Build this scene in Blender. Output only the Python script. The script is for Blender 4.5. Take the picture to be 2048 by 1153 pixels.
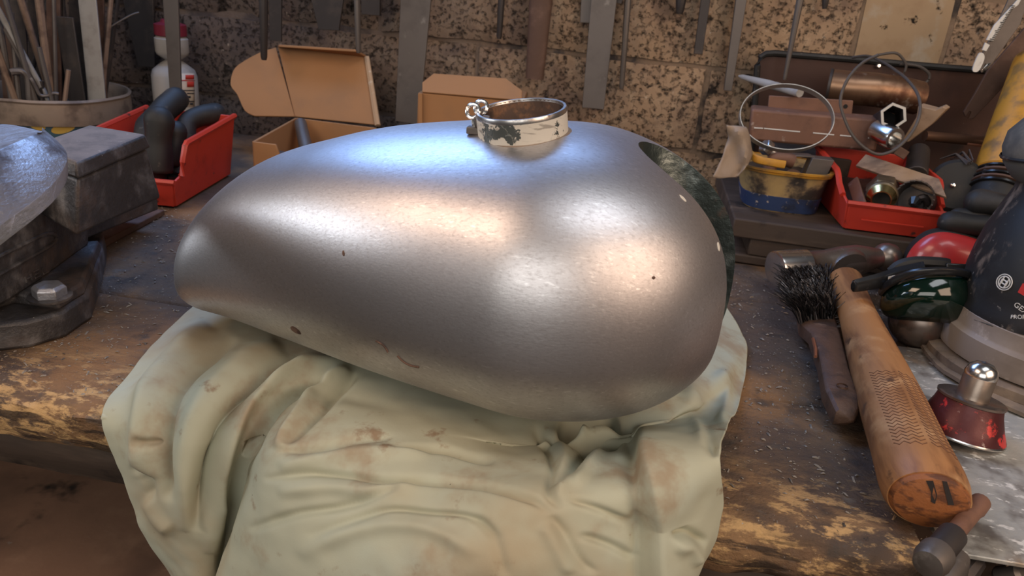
import bpy, bmesh, math, random
import numpy as np
from mathutils import Vector, Matrix, noise as mnoise
from mathutils.bvhtree import BVHTree

for _o in list(bpy.data.objects):
    bpy.data.objects.remove(_o)
random.seed(7)
SC = bpy.context.scene
COL = SC.collection
PI = math.pi

# ------------------------------------------------------------------ camera
FPX, PITCH, ROLL, YAW, CAMH = 1500.0, 22.7, 5.3, 8.0, 0.28
_p, _r, _y = math.radians(PITCH), math.radians(ROLL), math.radians(YAW)
_f = Vector((0, math.cos(_p), -math.sin(_p)))
_rt = Vector((1, 0, 0))
_up = _rt.cross(_f)
_rt2 = _rt * math.cos(_r) + _up * math.sin(_r)
_up2 = _up * math.cos(_r) - _rt * math.sin(_r)
_Z = Matrix.Rotation(_y, 3, 'Z')
CF, CR, CU = _Z @ _f, _Z @ _rt2, _Z @ _up2
CC = Vector((0, 0, CAMH))
cam_data = bpy.data.cameras.new('camera')
cam_data.sensor_fit = 'HORIZONTAL'
cam_data.sensor_width = 36.0
cam_data.lens = 36.0 * FPX / 2048.0
cam_data.clip_start = 0.02
cam_data.dof.use_dof = True
cam_data.dof.focus_distance = 0.50
cam_data.dof.aperture_fstop = 18.0
cam = bpy.data.objects.new('camera', cam_data)
COL.objects.link(cam)
_m = Matrix((CR, CU, -CF)).transposed().to_4x4()
_m.translation = CC
cam.matrix_world = _m
SC.camera = cam

# ------------------------------------------------------------------ exposure, world, lights
SC.view_settings.view_transform = 'Standard'
SC.view_settings.look = 'None'
SC.view_settings.exposure = 0.1
SC.view_settings.gamma = 1.0
SC.view_settings.use_curve_mapping = False
world = bpy.data.worlds.new('workshop_air')
SC.world = world
world.use_nodes = True
_bg = world.node_tree.nodes['Background']
_bg.inputs[0].default_value = (0.33, 0.31, 0.325, 1)
_bg.inputs[1].default_value = 0.11


def area(name, loc, target, sx, sy, power, col, spread=180):
    l = bpy.data.lights.new(name, 'AREA')
    l.shape = 'RECTANGLE'
    l.size, l.size_y = sx, sy
    l.energy = power
    l.color = col
    l.spread = math.radians(spread)
    o = bpy.data.objects.new(name, l)
    COL.objects.link(o)
    o.location = loc
    o.rotation_euler = (Vector(target) - Vector(loc)).to_track_quat('-Z', 'Y').to_euler()
    return o


# daylight through the window in the back wall, above the bench
area('window_daylight', (-0.36, 1.09, 0.80), (-0.12, 0.45, 0.1), 0.95, 0.36, 8.5, (0.30, 0.52, 1.0))
# workshop lamps and the open door behind the photographer
area('left_lamp', (-0.95, -0.10, 1.05), (-0.1, 0.5, 0.1), 0.70, 0.46, 1.9, (1.0, 0.70, 0.50), 100)
area('right_lamp', (0.95, -0.25, 0.72), (0.1, 0.6, 0.1), 0.95, 0.72, 9.5, (1.0, 0.72, 0.52))
area('ceiling_strip', (0.42, 0.15, 1.35), (0.15, 0.55, 0.0), 0.85, 0.42, 4.4, (0.95, 0.97, 1.0))
area('open_door', (-0.25, -1.6, 0.80), (0.0, 0.5, 0.0), 1.5, 0.85, 12.5, (1.0, 0.95, 0.88))
area('left_window', (-1.55, 0.12, 0.50), (-0.2, 0.45, 0.1), 0.6, 0.40, 1.0, (0.90, 0.95, 1.0), 80)


# ------------------------------------------------------------------ pixel helpers (photo frame 2048 x 1153)
def ray(px, py):
    return CF + CR * ((px - 1024) / FPX) - CU * ((py - 576.5) / FPX)


def at(px, py, Y=None, z=None):
    d = ray(px, py)
    if z is not None:
        return CC + d * ((z - CAMH) / d.z)
    return CC + d * (Y / d.y)


def proj(p):
    v = Vector(p) - CC
    d = v.dot(CF)
    return (1024 + FPX * v.dot(CR) / d, 576.5 - FPX * v.dot(CU) / d)


# ------------------------------------------------------------------ materials
def _ramp(nt, src, lo, hi):
    n = nt.nodes.new('ShaderNodeMapRange')
    n.inputs['From Min'].default_value = lo
    n.inputs['From Max'].default_value = hi
    n.interpolation_type = 'SMOOTHSTEP'
    nt.links.new(src, n.inputs['Value'])
    return n.outputs['Result']


def _tex(nt, vec, kind, scale, stretch=None, detail=5.0, rough=0.6):
    if stretch:
        mp = nt.nodes.new('ShaderNodeMapping')
        mp.inputs['Scale'].default_value = stretch[:3]
        if len(stretch) > 3:
            mp.inputs['Rotation'].default_value = (0, 0, stretch[3])
        nt.links.new(vec, mp.inputs['Vector'])
        vec = mp.outputs['Vector']
    if kind == 'noise':
        t = nt.nodes.new('ShaderNodeTexNoise')
        t.inputs['Scale'].default_value = scale
        t.inputs['Detail'].default_value = detail
        t.inputs['Roughness'].default_value = rough
        nt.links.new(vec, t.inputs['Vector'])
        return t.outputs['Fac']
    if kind == 'voronoi':
        t = nt.nodes.new('ShaderNodeTexVoronoi')
        t.inputs['Scale'].default_value = scale
        nt.links.new(vec, t.inputs['Vector'])
        return t.outputs['Distance']
    if kind == 'wave':
        t = nt.nodes.new('ShaderNodeTexWave')
        t.inputs['Scale'].default_value = scale
        t.inputs['Distortion'].default_value = 6.0
        t.inputs['Detail'].default_value = 3.0
        nt.links.new(vec, t.inputs['Vector'])
        return t.outputs['Fac']
    if kind in 'xyz':
        s = nt.nodes.new('ShaderNodeSeparateXYZ')
        nt.links.new(vec, s.inputs[0])
        return s.outputs['xyz'.index(kind)]


def mat(name, col, rough=0.6, metal=0.0, layers=(), bumps=(), coat=0.0, transmission=0.0, spec=None):
    """layers: dict(c, kind, s, lo, hi, stretch, amt, rough, metal, mul=(kind,s,lo,hi,stretch)); bumps: (scale, strength, distance, kind, stretch)"""
    m = bpy.data.materials.new(name)
    m.use_nodes = True
    nt = m.node_tree
    b = nt.nodes['Principled BSDF']
    tc = nt.nodes.new('ShaderNodeTexCoord')
    vec = tc.outputs['Object']
    b.inputs['Roughness'].default_value = rough
    b.inputs['Metallic'].default_value = metal
    if coat:
        b.inputs['Coat Weight'].default_value = coat
        b.inputs['Coat Roughness'].default_value = 0.08
    if transmission:
        b.inputs['Transmission Weight'].default_value = transmission
    if spec is not None:
        b.inputs['Specular IOR Level'].default_value = spec
    cur = None
    rcur = None
    mcur = None
    for L in layers:
        fac = _ramp(nt, _tex(nt, vec, L.get('kind', 'noise'), L.get('s', 10), L.get('stretch'), L.get('detail', 5.0), L.get('nr', 0.6)), L['lo'], L['hi'])
        if 'mul' in L:
            k = L['mul']
            f2 = _ramp(nt, _tex(nt, vec, k[0], k[1], k[4] if len(k) > 4 else None), k[2], k[3])
            mm = nt.nodes.new('ShaderNodeMath')
            mm.operation = 'MULTIPLY'
            nt.links.new(fac, mm.inputs[0])
            nt.links.new(f2, mm.inputs[1])
            fac = mm.outputs[0]
        a = L.get('amt', 1.0)
        if a != 1.0:
            mm = nt.nodes.new('ShaderNodeMath')
            mm.operation = 'MULTIPLY'
            nt.links.new(fac, mm.inputs[0])
            mm.inputs[1].default_value = a
            fac = mm.outputs[0]
        mx = nt.nodes.new('ShaderNodeMix')
        mx.data_type = 'RGBA'
        nt.links.new(fac, mx.inputs[0])
        if cur is None:
            mx.inputs[6].default_value = (*col, 1)
        else:
            nt.links.new(cur, mx.inputs[6])
        mx.inputs[7].default_value = (*L['c'], 1)
        cur = mx.outputs[2]
        for key, base, inp in (('rough', rough, 'Roughness'), ('metal', metal, 'Metallic')):
            if key in L:
                prev = rcur if key == 'rough' else mcur
                q = nt.nodes.new('ShaderNodeMix')
                nt.links.new(fac, q.inputs[0])
                if prev is None:
                    q.inputs[2].default_value = base
                else:
                    nt.links.new(prev, q.inputs[2])
                q.inputs[3].default_value = L[key]
                if key == 'rough':
                    rcur = q.outputs[0]
                else:
                    mcur = q.outputs[0]
                nt.links.new(q.outputs[0], b.inputs[inp])
    if cur is None:
        b.inputs['Base Color'].default_value = (*col, 1)
    else:
        nt.links.new(cur, b.inputs['Base Color'])
    nrm = None
    for B in bumps:
        h = _tex(nt, vec, B[3] if len(B) > 3 else 'noise', B[0], B[4] if len(B) > 4 else None)
        if len(B) > 5:
            h = _ramp(nt, h, B[5][0], B[5][1])
        n = nt.nodes.new('ShaderNodeBump')
        n.inputs['Strength'].default_value = B[1]
        n.inputs['Distance'].default_value = B[2]
        nt.links.new(h, n.inputs['Height'])
        if nrm:
            nt.links.new(nrm, n.inputs['Normal'])
        nrm = n.outputs['Normal']
    if nrm:
        nt.links.new(nrm, b.inputs['Normal'])
    return m


# ------------------------------------------------------------------ object helpers
OFF = {}


def tag(o, label=None, cat=None, group=None, kind=None):
    if label:
        o['label'] = label
    if cat:
        o['category'] = cat
    if group:
        o['group'] = group
    if kind:
        o['kind'] = kind
    return o


def thing(name, loc, label, cat, group=None):
    o = bpy.data.objects.new(name, None)
    o.empty_display_size = 0.02
    COL.objects.link(o)
    o.location = loc
    OFF[o] = Vector(loc)
    return tag(o, label, cat, group)


def frame(axis, ref=Vector((0, 0, 1))):
    a = Vector(axis).normalized()
    r = Vector(ref)
    if abs(a.dot(r.normalized())) > 0.98:
        r = Vector((1, 0, 0))
    u = r.cross(a).normalized()
    v = a.cross(u)
    return u, v, a


class MB:
    def __init__(s):
        s.v, s.f, s.m = [], [], []

    def add(s, vs, fs, m=0):
        n = len(s.v)
        s.v += [Vector(v) for v in vs]
        s.f += [tuple(i + n for i in f) for f in fs]
        s.m += [m] * len(fs)
        return s

    def hexa(s, p, m=0):
        """p: 4 bottom corners then 4 top corners, same order"""
        return s.add(p, [(3, 2, 1, 0), (4, 5, 6, 7), (0, 1, 5, 4), (1, 2, 6, 5), (2, 3, 7, 6), (3, 0, 4, 7)], m)

    def box(s, c, size, rot=None, m=0):
        c = Vector(c)
        h = [x / 2 for x in size]
        P = [Vector((sx * h[0], sy * h[1], sz * h[2])) for sz in (-1, 1) for sx, sy in ((-1, -1), (1, -1), (1, 1), (-1, 1))]
        if rot is not None:
            P = [rot @ q for q in P]
        return s.hexa([c + q for q in P], m)

    def prism(s, lo, hi, m=0, mtop=None):
        n = len(lo)
        s.add(list(lo) + list(hi), [(i, (i + 1) % n, n + (i + 1) % n, n + i) for i in range(n)] + [tuple(range(n))[::-1]], m)
        k = len(s.v) - n
        s.f.append(tuple(range(k, k + n)))
        s.m.append(m if mtop is None else mtop)
        return s

    def plate(s, pts, thick, m=0):
        """flat polygon given thickness along its normal"""
        P = [Vector(p) for p in pts]
        n = Vector((0, 0, 0))
        for i in range(len(P)):
            a, b = P[i], P[(i + 1) % len(P)]
            n += a.cross(b)
        n.normalize()
        return s.prism([p - n * thick / 2 for p in P], [p + n * thick / 2 for p in P], m)

    def rows(s, R, closed=True, cap=True, m=0):
        n = len(R[0])
        base = len(s.v)
        for r in R:
            s.v += [Vector(p) for p in r]
        for i in range(len(R) - 1):
            for j in range(n if closed else n - 1):
                a, b = base + i * n + j, base + i * n + (j + 1) % n
                s.f.append((a, b, b + n, a + n))
                s.m.append(m)
        if cap and closed:
            s.f.append(tuple(base + j for j in range(n))[::-1])
            s.m.append(m)
            k = base + (len(R) - 1) * n
            s.f.append(tuple(k + j for j in range(n)))
            s.m.append(m)
        return s

    def tube(s, path, r, seg=10, flat=None, ref=Vector((0, 0, 1)), m=0, closed=False, cap=True):
        P = [Vector(p) for p in path]
        n = len(P)
        R = []
        for i, p in enumerate(P):
            if closed:
                d = P[(i + 1) % n] - P[i - 1]
            else:
                d = P[min(i + 1, n - 1)] - P[max(i - 1, 0)]
            u, v, a = frame(d, ref)
            rr = r[i] if isinstance(r, (list, tuple)) else r
            ra, rb = (rr, rr * flat) if flat else (rr, rr)
            R.append([p + u * ra * math.cos(t) + v * rb * math.sin(t) for t in (2 * PI * k / seg for k in range(seg))])
        if closed:
            R.append(R[0])
            return s.rows(R, True, False, m)
        return s.rows(R, True, cap, m)

    def bar(s, p0, p1, w, t, ref=Vector((0, -1, 0)), w1=None, m=0):
        """flat bar from p0 to p1; t is along ref"""
        u, v, a = frame(Vector(p1) - Vector(p0), ref)
        R = []
        for p, ww in ((p0, w), (p1, w if w1 is None else w1)):
            p = Vector(p)
            R.append([p + u * sx * ww / 2 + v * sy * t / 2 for sx, sy in ((-1, -1), (1, -1), (1, 1), (-1, 1))])
        return s.rows(R, True, True, m)

    def lathe(s, prof, o, axis=(0, 0, 1), seg=32, m=0, ref=Vector((0, 1, 0)), cap=True, ell=1.0):
        u, v, a = frame(axis, ref)
        o = Vector(o)
        R = [[o + a * h + u * r * math.cos(t) + v * r * ell * math.sin(t) for t in (2 * PI * k / seg for k in range(seg))] for r, h in prof]
        return s.rows(R, True, cap, m)

    def bvh(s):
        return BVHTree.FromPolygons([tuple(v) for v in s.v], s.f)

    def build(s, name, mats, parent=None, sharp=0.6, bevel=0.0, origin=None, smooth=True, bseg=2, fix=True):
        if not isinstance(mats, (list, tuple)):
            mats = [mats]
        if parent is not None:
            off = OFF[parent]
        elif origin is not None:
            off = Vector(origin)
        else:
            xs = np.array([tuple(v) for v in s.v])
            lo, hi = xs.min(0), xs.max(0)
            off = Vector(((lo[0] + hi[0]) / 2, (lo[1] + hi[1]) / 2, lo[2]))
        me = bpy.data.meshes.new(name)
        me.from_pydata([tuple(v - off) for v in s.v], [], s.f)
        for mm in mats:
            me.materials.append(mm)
        if len(mats) > 1:
            me.polygons.foreach_set('material_index', s.m)
        if fix:
            bm = bmesh.new()
            bm.from_mesh(me)
            bmesh.ops.recalc_face_normals(bm, faces=bm.faces)
            bm.to_mesh(me)
            bm.free()
        me.update()
        if smooth:
            me.shade_smooth()
            me.set_sharp_from_angle(angle=sharp)
        o = bpy.data.objects.new(name, me)
        COL.objects.link(o)
        if parent is not None:
            o.parent = parent
        else:
            o.location = off
        OFF[o] = off
        if bevel:
            md = o.modifiers.new('edge', 'BEVEL')
            md.width = bevel
            md.segments = bseg
            md.limit_method = 'ANGLE'
            md.angle_limit = 0.7
        return o


def smooth_path(pts, n=8, closed=False):
    P = [Vector(p) for p in pts]
    N = len(P)
    out = []
    for i in range(N if closed else N - 1):
        p0 = P[(i - 1) % N] if closed or i > 0 else P[i]
        p1 = P[i]
        p2 = P[(i + 1) % N]
        p3 = P[(i + 2) % N] if closed or i + 2 < N else P[(i + 1) % N]
        for k in range(n):
            t = k / n
            out.append(0.5 * ((2 * p1) + (p2 - p0) * t + (2 * p0 - 5 * p1 + 4 * p2 - p3) * t * t + (3 * p1 - p0 - 3 * p2 + p3) * t ** 3))
    if not closed:
        out.append(P[-1])
    return out


def capsule(rad, L, n=5):
    """profile of a round ended rod, along +h from 0 to L"""
    a = [(max(rad * math.sin(t), 1e-4), rad - rad * math.cos(t)) for t in (PI / 2 * k / n for k in range(n + 1))]
    b = [(max(rad * math.cos(t), 1e-4), L - rad + rad * math.sin(t)) for t in (PI / 2 * k / n for k in range(n + 1))]
    return a + b


def jitter(mb, amp, scale=40, seed=0.0):
    for i, v in enumerate(mb.v):
        n = mnoise.noise_vector(v * scale + Vector((seed, seed * 1.7, 0)))
        mb.v[i] = v + n * amp
    return mb
# ------------------------------------------------------------------ material library
DARK = (0.012, 0.011, 0.011)
M = {}
M['steel_tank'] = mat('bare_brushed_steel', (0.60, 0.59, 0.61), 0.42, 1.0,
    layers=[dict(c=(0.43, 0.405, 0.415), s=7, lo=0.42, hi=0.75, rough=0.50),
            dict(c=(0.32, 0.30, 0.305), s=700, lo=0.46, hi=0.72, stretch=(0.5, 1, 1), amt=0.42, rough=0.50),
            dict(c=(0.85, 0.85, 0.87), s=600, lo=0.56, hi=0.72, stretch=(0.22, 1, 1, 0.5), amt=0.5, rough=0.36),
            dict(c=(0.12, 0.07, 0.05), s=24, lo=0.76, hi=0.80, metal=0.2, rough=0.8)],
    bumps=[(900, 0.14, 0.0004, 'noise', (0.3, 1, 1)), (1000, 0.12, 0.0003, 'noise', (1, 0.25, 0.6, 0.6)), (60, 0.03, 0.002)])
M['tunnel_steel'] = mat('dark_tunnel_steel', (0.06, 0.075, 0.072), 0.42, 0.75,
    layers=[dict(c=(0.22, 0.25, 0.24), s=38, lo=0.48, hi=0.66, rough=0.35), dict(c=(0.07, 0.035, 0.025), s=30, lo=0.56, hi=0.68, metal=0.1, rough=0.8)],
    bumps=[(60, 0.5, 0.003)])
M['neck_paint'] = mat('chipped_cream_neck_paint', (0.56, 0.52, 0.45), 0.6, 0.0,
    layers=[dict(c=(0.30, 0.27, 0.23), s=170, lo=0.54, hi=0.66, stretch=(0.4, 0.4, 2.2)),
            dict(c=(0.10, 0.11, 0.105), s=58, lo=0.585, hi=0.60, rough=0.4, metal=0.5, nr=0.7)],
    bumps=[(60, 0.6, 0.0015, 'noise', None, (0.57, 0.61)), (220, 0.2, 0.0006)])
M['steel_rim'] = mat('worn_bright_steel', (0.62, 0.61, 0.60), 0.3, 1.0, layers=[dict(c=(0.25, 0.21, 0.19), s=120, lo=0.5, hi=0.7, rough=0.5)])
M['neck_inside'] = mat('rusty_neck_inside', (0.10, 0.062, 0.045), 0.5, 0.5, layers=[dict(c=(0.24, 0.12, 0.06), s=70, lo=0.5, hi=0.65), dict(c=(0.02, 0.016, 0.015), s=45, lo=0.5, hi=0.65)])
M['cloth'] = mat('sage_cotton_drop_cloth', (0.43, 0.435, 0.33), 0.92, 0.0,
    layers=[dict(c=(0.455, 0.495, 0.41), s=4.5, lo=0.45, hi=0.62),
            dict(c=(0.36, 0.275, 0.17), s=6, lo=0.46, hi=0.66, amt=0.75),
            dict(c=(0.30, 0.21, 0.13), s=17, lo=0.52, hi=0.70, amt=0.70),
            dict(c=(0.22, 0.13, 0.075), s=42, lo=0.62, hi=0.74, amt=0.75),
            dict(c=(0.03, 0.025, 0.02), s=150, lo=0.735, hi=0.755)],
    bumps=[(1500, 0.12, 0.0004), (90, 0.10, 0.002)], spec=0.2)
M['bench_wood'] = mat('grimy_bench_wood', (0.095, 0.066, 0.050), 0.75, 0.0,
    layers=[dict(c=(0.27, 0.145, 0.065), s=8, lo=0.44, hi=0.68, amt=0.9),
            dict(c=(0.16, 0.145, 0.13), s=60, lo=0.55, hi=0.72, amt=0.55),
            dict(c=(0.026, 0.020, 0.018), s=30, lo=0.54, hi=0.68, amt=0.6),
            dict(c=(0.28, 0.165, 0.080), s=22, lo=0.46, hi=0.64, stretch=(0.6, 1, 1), mul=('y', 1, -0.17, -0.30), amt=0.8),
            dict(c=(0.52, 0.33, 0.15), s=70, lo=0.50, hi=0.60, stretch=(0.5, 1, 1), nr=0.7, mul=('y', 1, -0.25, -0.325)),
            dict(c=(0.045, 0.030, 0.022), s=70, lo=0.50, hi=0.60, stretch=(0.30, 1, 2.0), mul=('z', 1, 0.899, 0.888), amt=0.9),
            dict(c=(0.42, 0.38, 0.33), s=330, lo=0.68, hi=0.74, amt=0.9)],
    bumps=[(45, 0.6, 0.006), (160, 0.5, 0.002, 'noise', (0.5, 1, 1)), (420, 0.45, 0.0012)], spec=0.3)
M['dark_wood'] = mat('oil_dark_timber', (0.060, 0.042, 0.032), 0.7, 0.0,
    layers=[dict(c=(0.115, 0.080, 0.058), s=30, lo=0.45, hi=0.7, stretch=(0.2, 1, 1.5)), dict(c=(0.02, 0.015, 0.013), s=18, lo=0.55, hi=0.7)],
    bumps=[(70, 0.4, 0.002, 'noise', (0.2, 1, 1))], spec=0.3)
M['block'] = mat('sooty_shaded_breeze_block', (0.35, 0.240, 0.155), 0.92, 0.0,
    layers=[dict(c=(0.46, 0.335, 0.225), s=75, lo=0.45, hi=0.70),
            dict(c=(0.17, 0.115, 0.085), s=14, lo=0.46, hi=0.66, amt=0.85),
            dict(c=(0.075, 0.066, 0.070), kind='x', lo=0.15, hi=-0.70, amt=0.80),  # darkens to the left: part soot, part shade painted into the colour
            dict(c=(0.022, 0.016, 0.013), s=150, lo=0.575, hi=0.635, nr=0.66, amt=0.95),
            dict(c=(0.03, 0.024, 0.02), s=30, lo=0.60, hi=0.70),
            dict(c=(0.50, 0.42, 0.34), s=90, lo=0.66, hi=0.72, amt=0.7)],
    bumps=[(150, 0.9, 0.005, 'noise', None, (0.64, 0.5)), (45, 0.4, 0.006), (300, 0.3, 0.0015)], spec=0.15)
M['smooth_block'] = mat('rendered_block', (0.37, 0.265, 0.165), 0.85, 0.0,
    layers=[dict(c=(0.28, 0.185, 0.11), s=14, lo=0.45, hi=0.7), dict(c=(0.40, 0.33, 0.25), s=20, lo=0.55, hi=0.7),
            dict(c=(0.02, 0.016, 0.013), s=38, lo=0.655, hi=0.68)],
    bumps=[(38, 0.7, 0.004, 'noise', None, (0.68, 0.63)), (200, 0.2, 0.001)], spec=0.15)
M['mortar'] = mat('dirty_shaded_mortar', (0.23, 0.165, 0.115), 0.95, 0.0,
    layers=[dict(c=(0.05, 0.042, 0.038), s=25, lo=0.45, hi=0.65), dict(c=(0.12, 0.10, 0.10), s=1, lo=0.3, hi=-0.7, kind='x', amt=0.6)],  # dirt at random, then soot and painted-in shade growing leftward
    bumps=[(90, 0.6, 0.004)], spec=0.15)
M['floor'] = mat('rust_brown_floor', (0.115, 0.072, 0.050), 0.8, 0.0,
    layers=[dict(c=(0.065, 0.045, 0.036), s=2.6, lo=0.45, hi=0.65), dict(c=(0.16, 0.10, 0.068), s=7, lo=0.52, hi=0.75), dict(c=(0.03, 0.026, 0.025), s=4.2, lo=0.6, hi=0.7)],
    bumps=[(30, 0.2, 0.01)])
M['card'] = mat('brown_cardboard', (0.34, 0.175, 0.080), 0.85, 0.0, layers=[dict(c=(0.28, 0.155, 0.08), s=14, lo=0.45, hi=0.7, amt=0.7)], bumps=[(300, 0.05, 0.0005)], spec=0.2)
M['card_edge'] = mat('torn_card_edge', (0.44, 0.29, 0.17), 0.9, 0.0, layers=[dict(c=(0.55, 0.45, 0.33), s=90, lo=0.55, hi=0.7)])
M['red_plastic'] = mat('red_bin_plastic', (0.50, 0.040, 0.022), 0.42, 0.0, layers=[dict(c=(0.20, 0.022, 0.014), s=22, lo=0.52, hi=0.74, amt=0.8), dict(c=(0.10, 0.03, 0.025), s=60, lo=0.62, hi=0.72)])
M['red_gloss'] = mat('glossy_red_plastic', (0.50, 0.035, 0.035), 0.3, 0.0, layers=[dict(c=(0.38, 0.04, 0.04), s=25, lo=0.45, hi=0.7), dict(c=(0.6, 0.3, 0.27), s=200, lo=0.70, hi=0.74)], coat=0.3)
M['cast_iron'] = mat('dusty_cast_iron', (0.070, 0.064, 0.064), 0.5, 0.55,
    layers=[dict(c=(0.15, 0.135, 0.13), s=40, lo=0.46, hi=0.72, rough=0.7, metal=0.2), dict(c=(0.085, 0.055, 0.042), s=14, lo=0.55, hi=0.7, metal=0.1, rough=0.8), dict(c=(0.40, 0.37, 0.34), s=260, lo=0.70, hi=0.75, metal=0.0)],
    bumps=[(120, 0.5, 0.0025), (320, 0.35, 0.001)])
M['vise_bright'] = mat('worn_bright_iron', (0.46, 0.46, 0.49), 0.42, 0.8,
    layers=[dict(c=(0.14, 0.12, 0.12), s=26, lo=0.5, hi=0.7, rough=0.6), dict(c=(0.55, 0.5, 0.46), s=260, lo=0.67, hi=0.74, metal=0.2)],
    bumps=[(150, 0.5, 0.0016, 'noise', (1, 0.4, 1)), (380, 0.4, 0.0008)])
M['vise_top'] = mat('dusty_slide_top', (0.20, 0.165, 0.145), 0.7, 0.2,
    layers=[dict(c=(0.12, 0.10, 0.09), s=40, lo=0.45, hi=0.7), dict(c=(0.35, 0.31, 0.28), s=200, lo=0.64, hi=0.74)], bumps=[(150, 0.3, 0.001)])
M['rust'] = mat('brown_rusty_steel', (0.105, 0.058, 0.040), 0.65, 0.25,
    layers=[dict(c=(0.18, 0.105, 0.075), s=25, lo=0.48, hi=0.7), dict(c=(0.05, 0.032, 0.026), s=14, lo=0.52, hi=0.7), dict(c=(0.45, 0.40, 0.36), s=60, lo=0.70, hi=0.76)], bumps=[(160, 0.3, 0.001)])
M['rust_dark'] = mat('dark_red_brown_sheet', (0.048, 0.020, 0.014), 0.5, 0.2,
    layers=[dict(c=(0.085, 0.036, 0.023), s=9, lo=0.45, hi=0.7), dict(c=(0.025, 0.014, 0.012), s=20, lo=0.55, hi=0.72), dict(c=(0.35, 0.25, 0.2), s=120, lo=0.72, hi=0.76)], bumps=[(120, 0.15, 0.001)])
M['rust_pink'] = mat('pinkish_rust_steel', (0.185, 0.092, 0.060), 0.6, 0.15,
    layers=[dict(c=(0.10, 0.052, 0.038), s=30, lo=0.48, hi=0.7), dict(c=(0.33, 0.25, 0.21), s=75, lo=0.63, hi=0.73)], bumps=[(160, 0.3, 0.001)])
M['steel_grey'] = mat('dull_grey_steel', (0.155, 0.135, 0.122), 0.5, 0.6,
    layers=[dict(c=(0.10, 0.085, 0.078), s=14, lo=0.45, hi=0.7), dict(c=(0.24, 0.215, 0.195), s=60, lo=0.6, hi=0.74)], bumps=[(200, 0.15, 0.0006)])
M['shelf_rust'] = mat('rust_stained_shelf', (0.38, 0.215, 0.14), 0.75, 0.0, layers=[dict(c=(0.24, 0.14, 0.095), s=5, lo=0.45, hi=0.65), dict(c=(0.46, 0.275, 0.18), s=11, lo=0.52, hi=0.72), dict(c=(0.03, 0.025, 0.023), s=7, lo=0.60, hi=0.70), dict(c=(0.33, 0.25, 0.20), s=60, lo=0.70, hi=0.76)], bumps=[(60, 0.2, 0.002)])
M['clip_steel'] = mat('dull_zinc_strip', (0.36, 0.34, 0.31), 0.45, 0.7)
M['steel_dark'] = mat('dark_tool_steel', (0.055, 0.047, 0.045), 0.5, 0.5,
    layers=[dict(c=(0.11, 0.085, 0.072), s=22, lo=0.48, hi=0.7), dict(c=(0.025, 0.022, 0.022), s=12, lo=0.55, hi=0.7)], bumps=[(220, 0.25, 0.0006)])
M['steel_pale'] = mat('pale_galvanised_steel', (0.36, 0.345, 0.325), 0.55, 0.35, layers=[dict(c=(0.25, 0.23, 0.21), s=30, lo=0.48, hi=0.7)], bumps=[(200, 0.15, 0.0006)])
M['rod_rust'] = mat('tan_rusty_rod', (0.26, 0.175, 0.125), 0.6, 0.3, layers=[dict(c=(0.12, 0.075, 0.055), s=25, lo=0.48, hi=0.66)])
M['chrome'] = mat('bright_steel', (0.70, 0.69, 0.67), 0.22, 1.0, layers=[dict(c=(0.35, 0.31, 0.28), s=60, lo=0.55, hi=0.75, rough=0.4)])
M['hammer_steel'] = mat('forged_hammer_steel', (0.28, 0.235, 0.20), 0.36, 0.85,
    layers=[dict(c=(0.14, 0.10, 0.08), s=20, lo=0.48, hi=0.7, rough=0.5), dict(c=(0.45, 0.41, 0.37), s=110, lo=0.62, hi=0.74)], bumps=[(160, 0.2, 0.0006)])
M['hickory'] = mat('worn_hickory', (0.38, 0.180, 0.068), 0.5, 0.0,
    layers=[dict(c=(0.20, 0.085, 0.032), s=60, lo=0.43, hi=0.64, stretch=(1, 0.12, 1, 0.12)), dict(c=(0.52, 0.30, 0.14), s=22, lo=0.5, hi=0.72), dict(c=(0.10, 0.05, 0.025), s=45, lo=0.62, hi=0.72)],
    bumps=[(150, 0.25, 0.0008, 'noise', (1, 0.15, 1))])
M['end_grain'] = mat('burnt_end_grain', (0.27, 0.095, 0.028), 0.6, 0.0,
    layers=[dict(c=(0.10, 0.035, 0.014), s=200, lo=0.45, hi=0.62, stretch=(0.35, 1, 1)), dict(c=(0.45, 0.20, 0.07), s=120, lo=0.58, hi=0.7, stretch=(0.4, 1, 1))], bumps=[(220, 0.6, 0.001)])
M['black_burn'] = mat('charred_black', (0.014, 0.010, 0.009), 0.8)
M['carve'] = mat('dark_carved_groove', (0.13, 0.055, 0.022), 0.8)
M['brush_wood'] = mat('oily_brush_wood', (0.105, 0.055, 0.034), 0.55, 0.0,
    layers=[dict(c=(0.045, 0.026, 0.019), s=40, lo=0.45, hi=0.64), dict(c=(0.20, 0.125, 0.085), s=60, lo=0.58, hi=0.74)], bumps=[(90, 0.6, 0.002), (300, 0.4, 0.0008)])
M['wire'] = mat('brush_wire', (0.030, 0.028, 0.030), 0.4, 0.7)
M['wire_pale'] = mat('pale_brush_wire', (0.18, 0.165, 0.165), 0.4, 0.7)
M['black_rubber'] = mat('black_rubber', (0.012, 0.0115, 0.011), 0.6, 0.0, layers=[dict(c=(0.042, 0.037, 0.032), s=18, lo=0.48, hi=0.75), dict(c=(0.11, 0.095, 0.08), s=120, lo=0.62, hi=0.74, amt=0.5)], bumps=[(260, 0.15, 0.0006)])
M['sander_black'] = mat('dusty_black_plastic', (0.013, 0.014, 0.016), 0.5, 0.0,
    layers=[dict(c=(0.055, 0.058, 0.062), s=16, lo=0.50, hi=0.75), dict(c=(0.15, 0.12, 0.10), s=45, lo=0.56, hi=0.70, stretch=(1, 1, 0.6)), dict(c=(0.26, 0.24, 0.22), s=130, lo=0.64, hi=0.74)], bumps=[(220, 0.2, 0.0006)])
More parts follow.
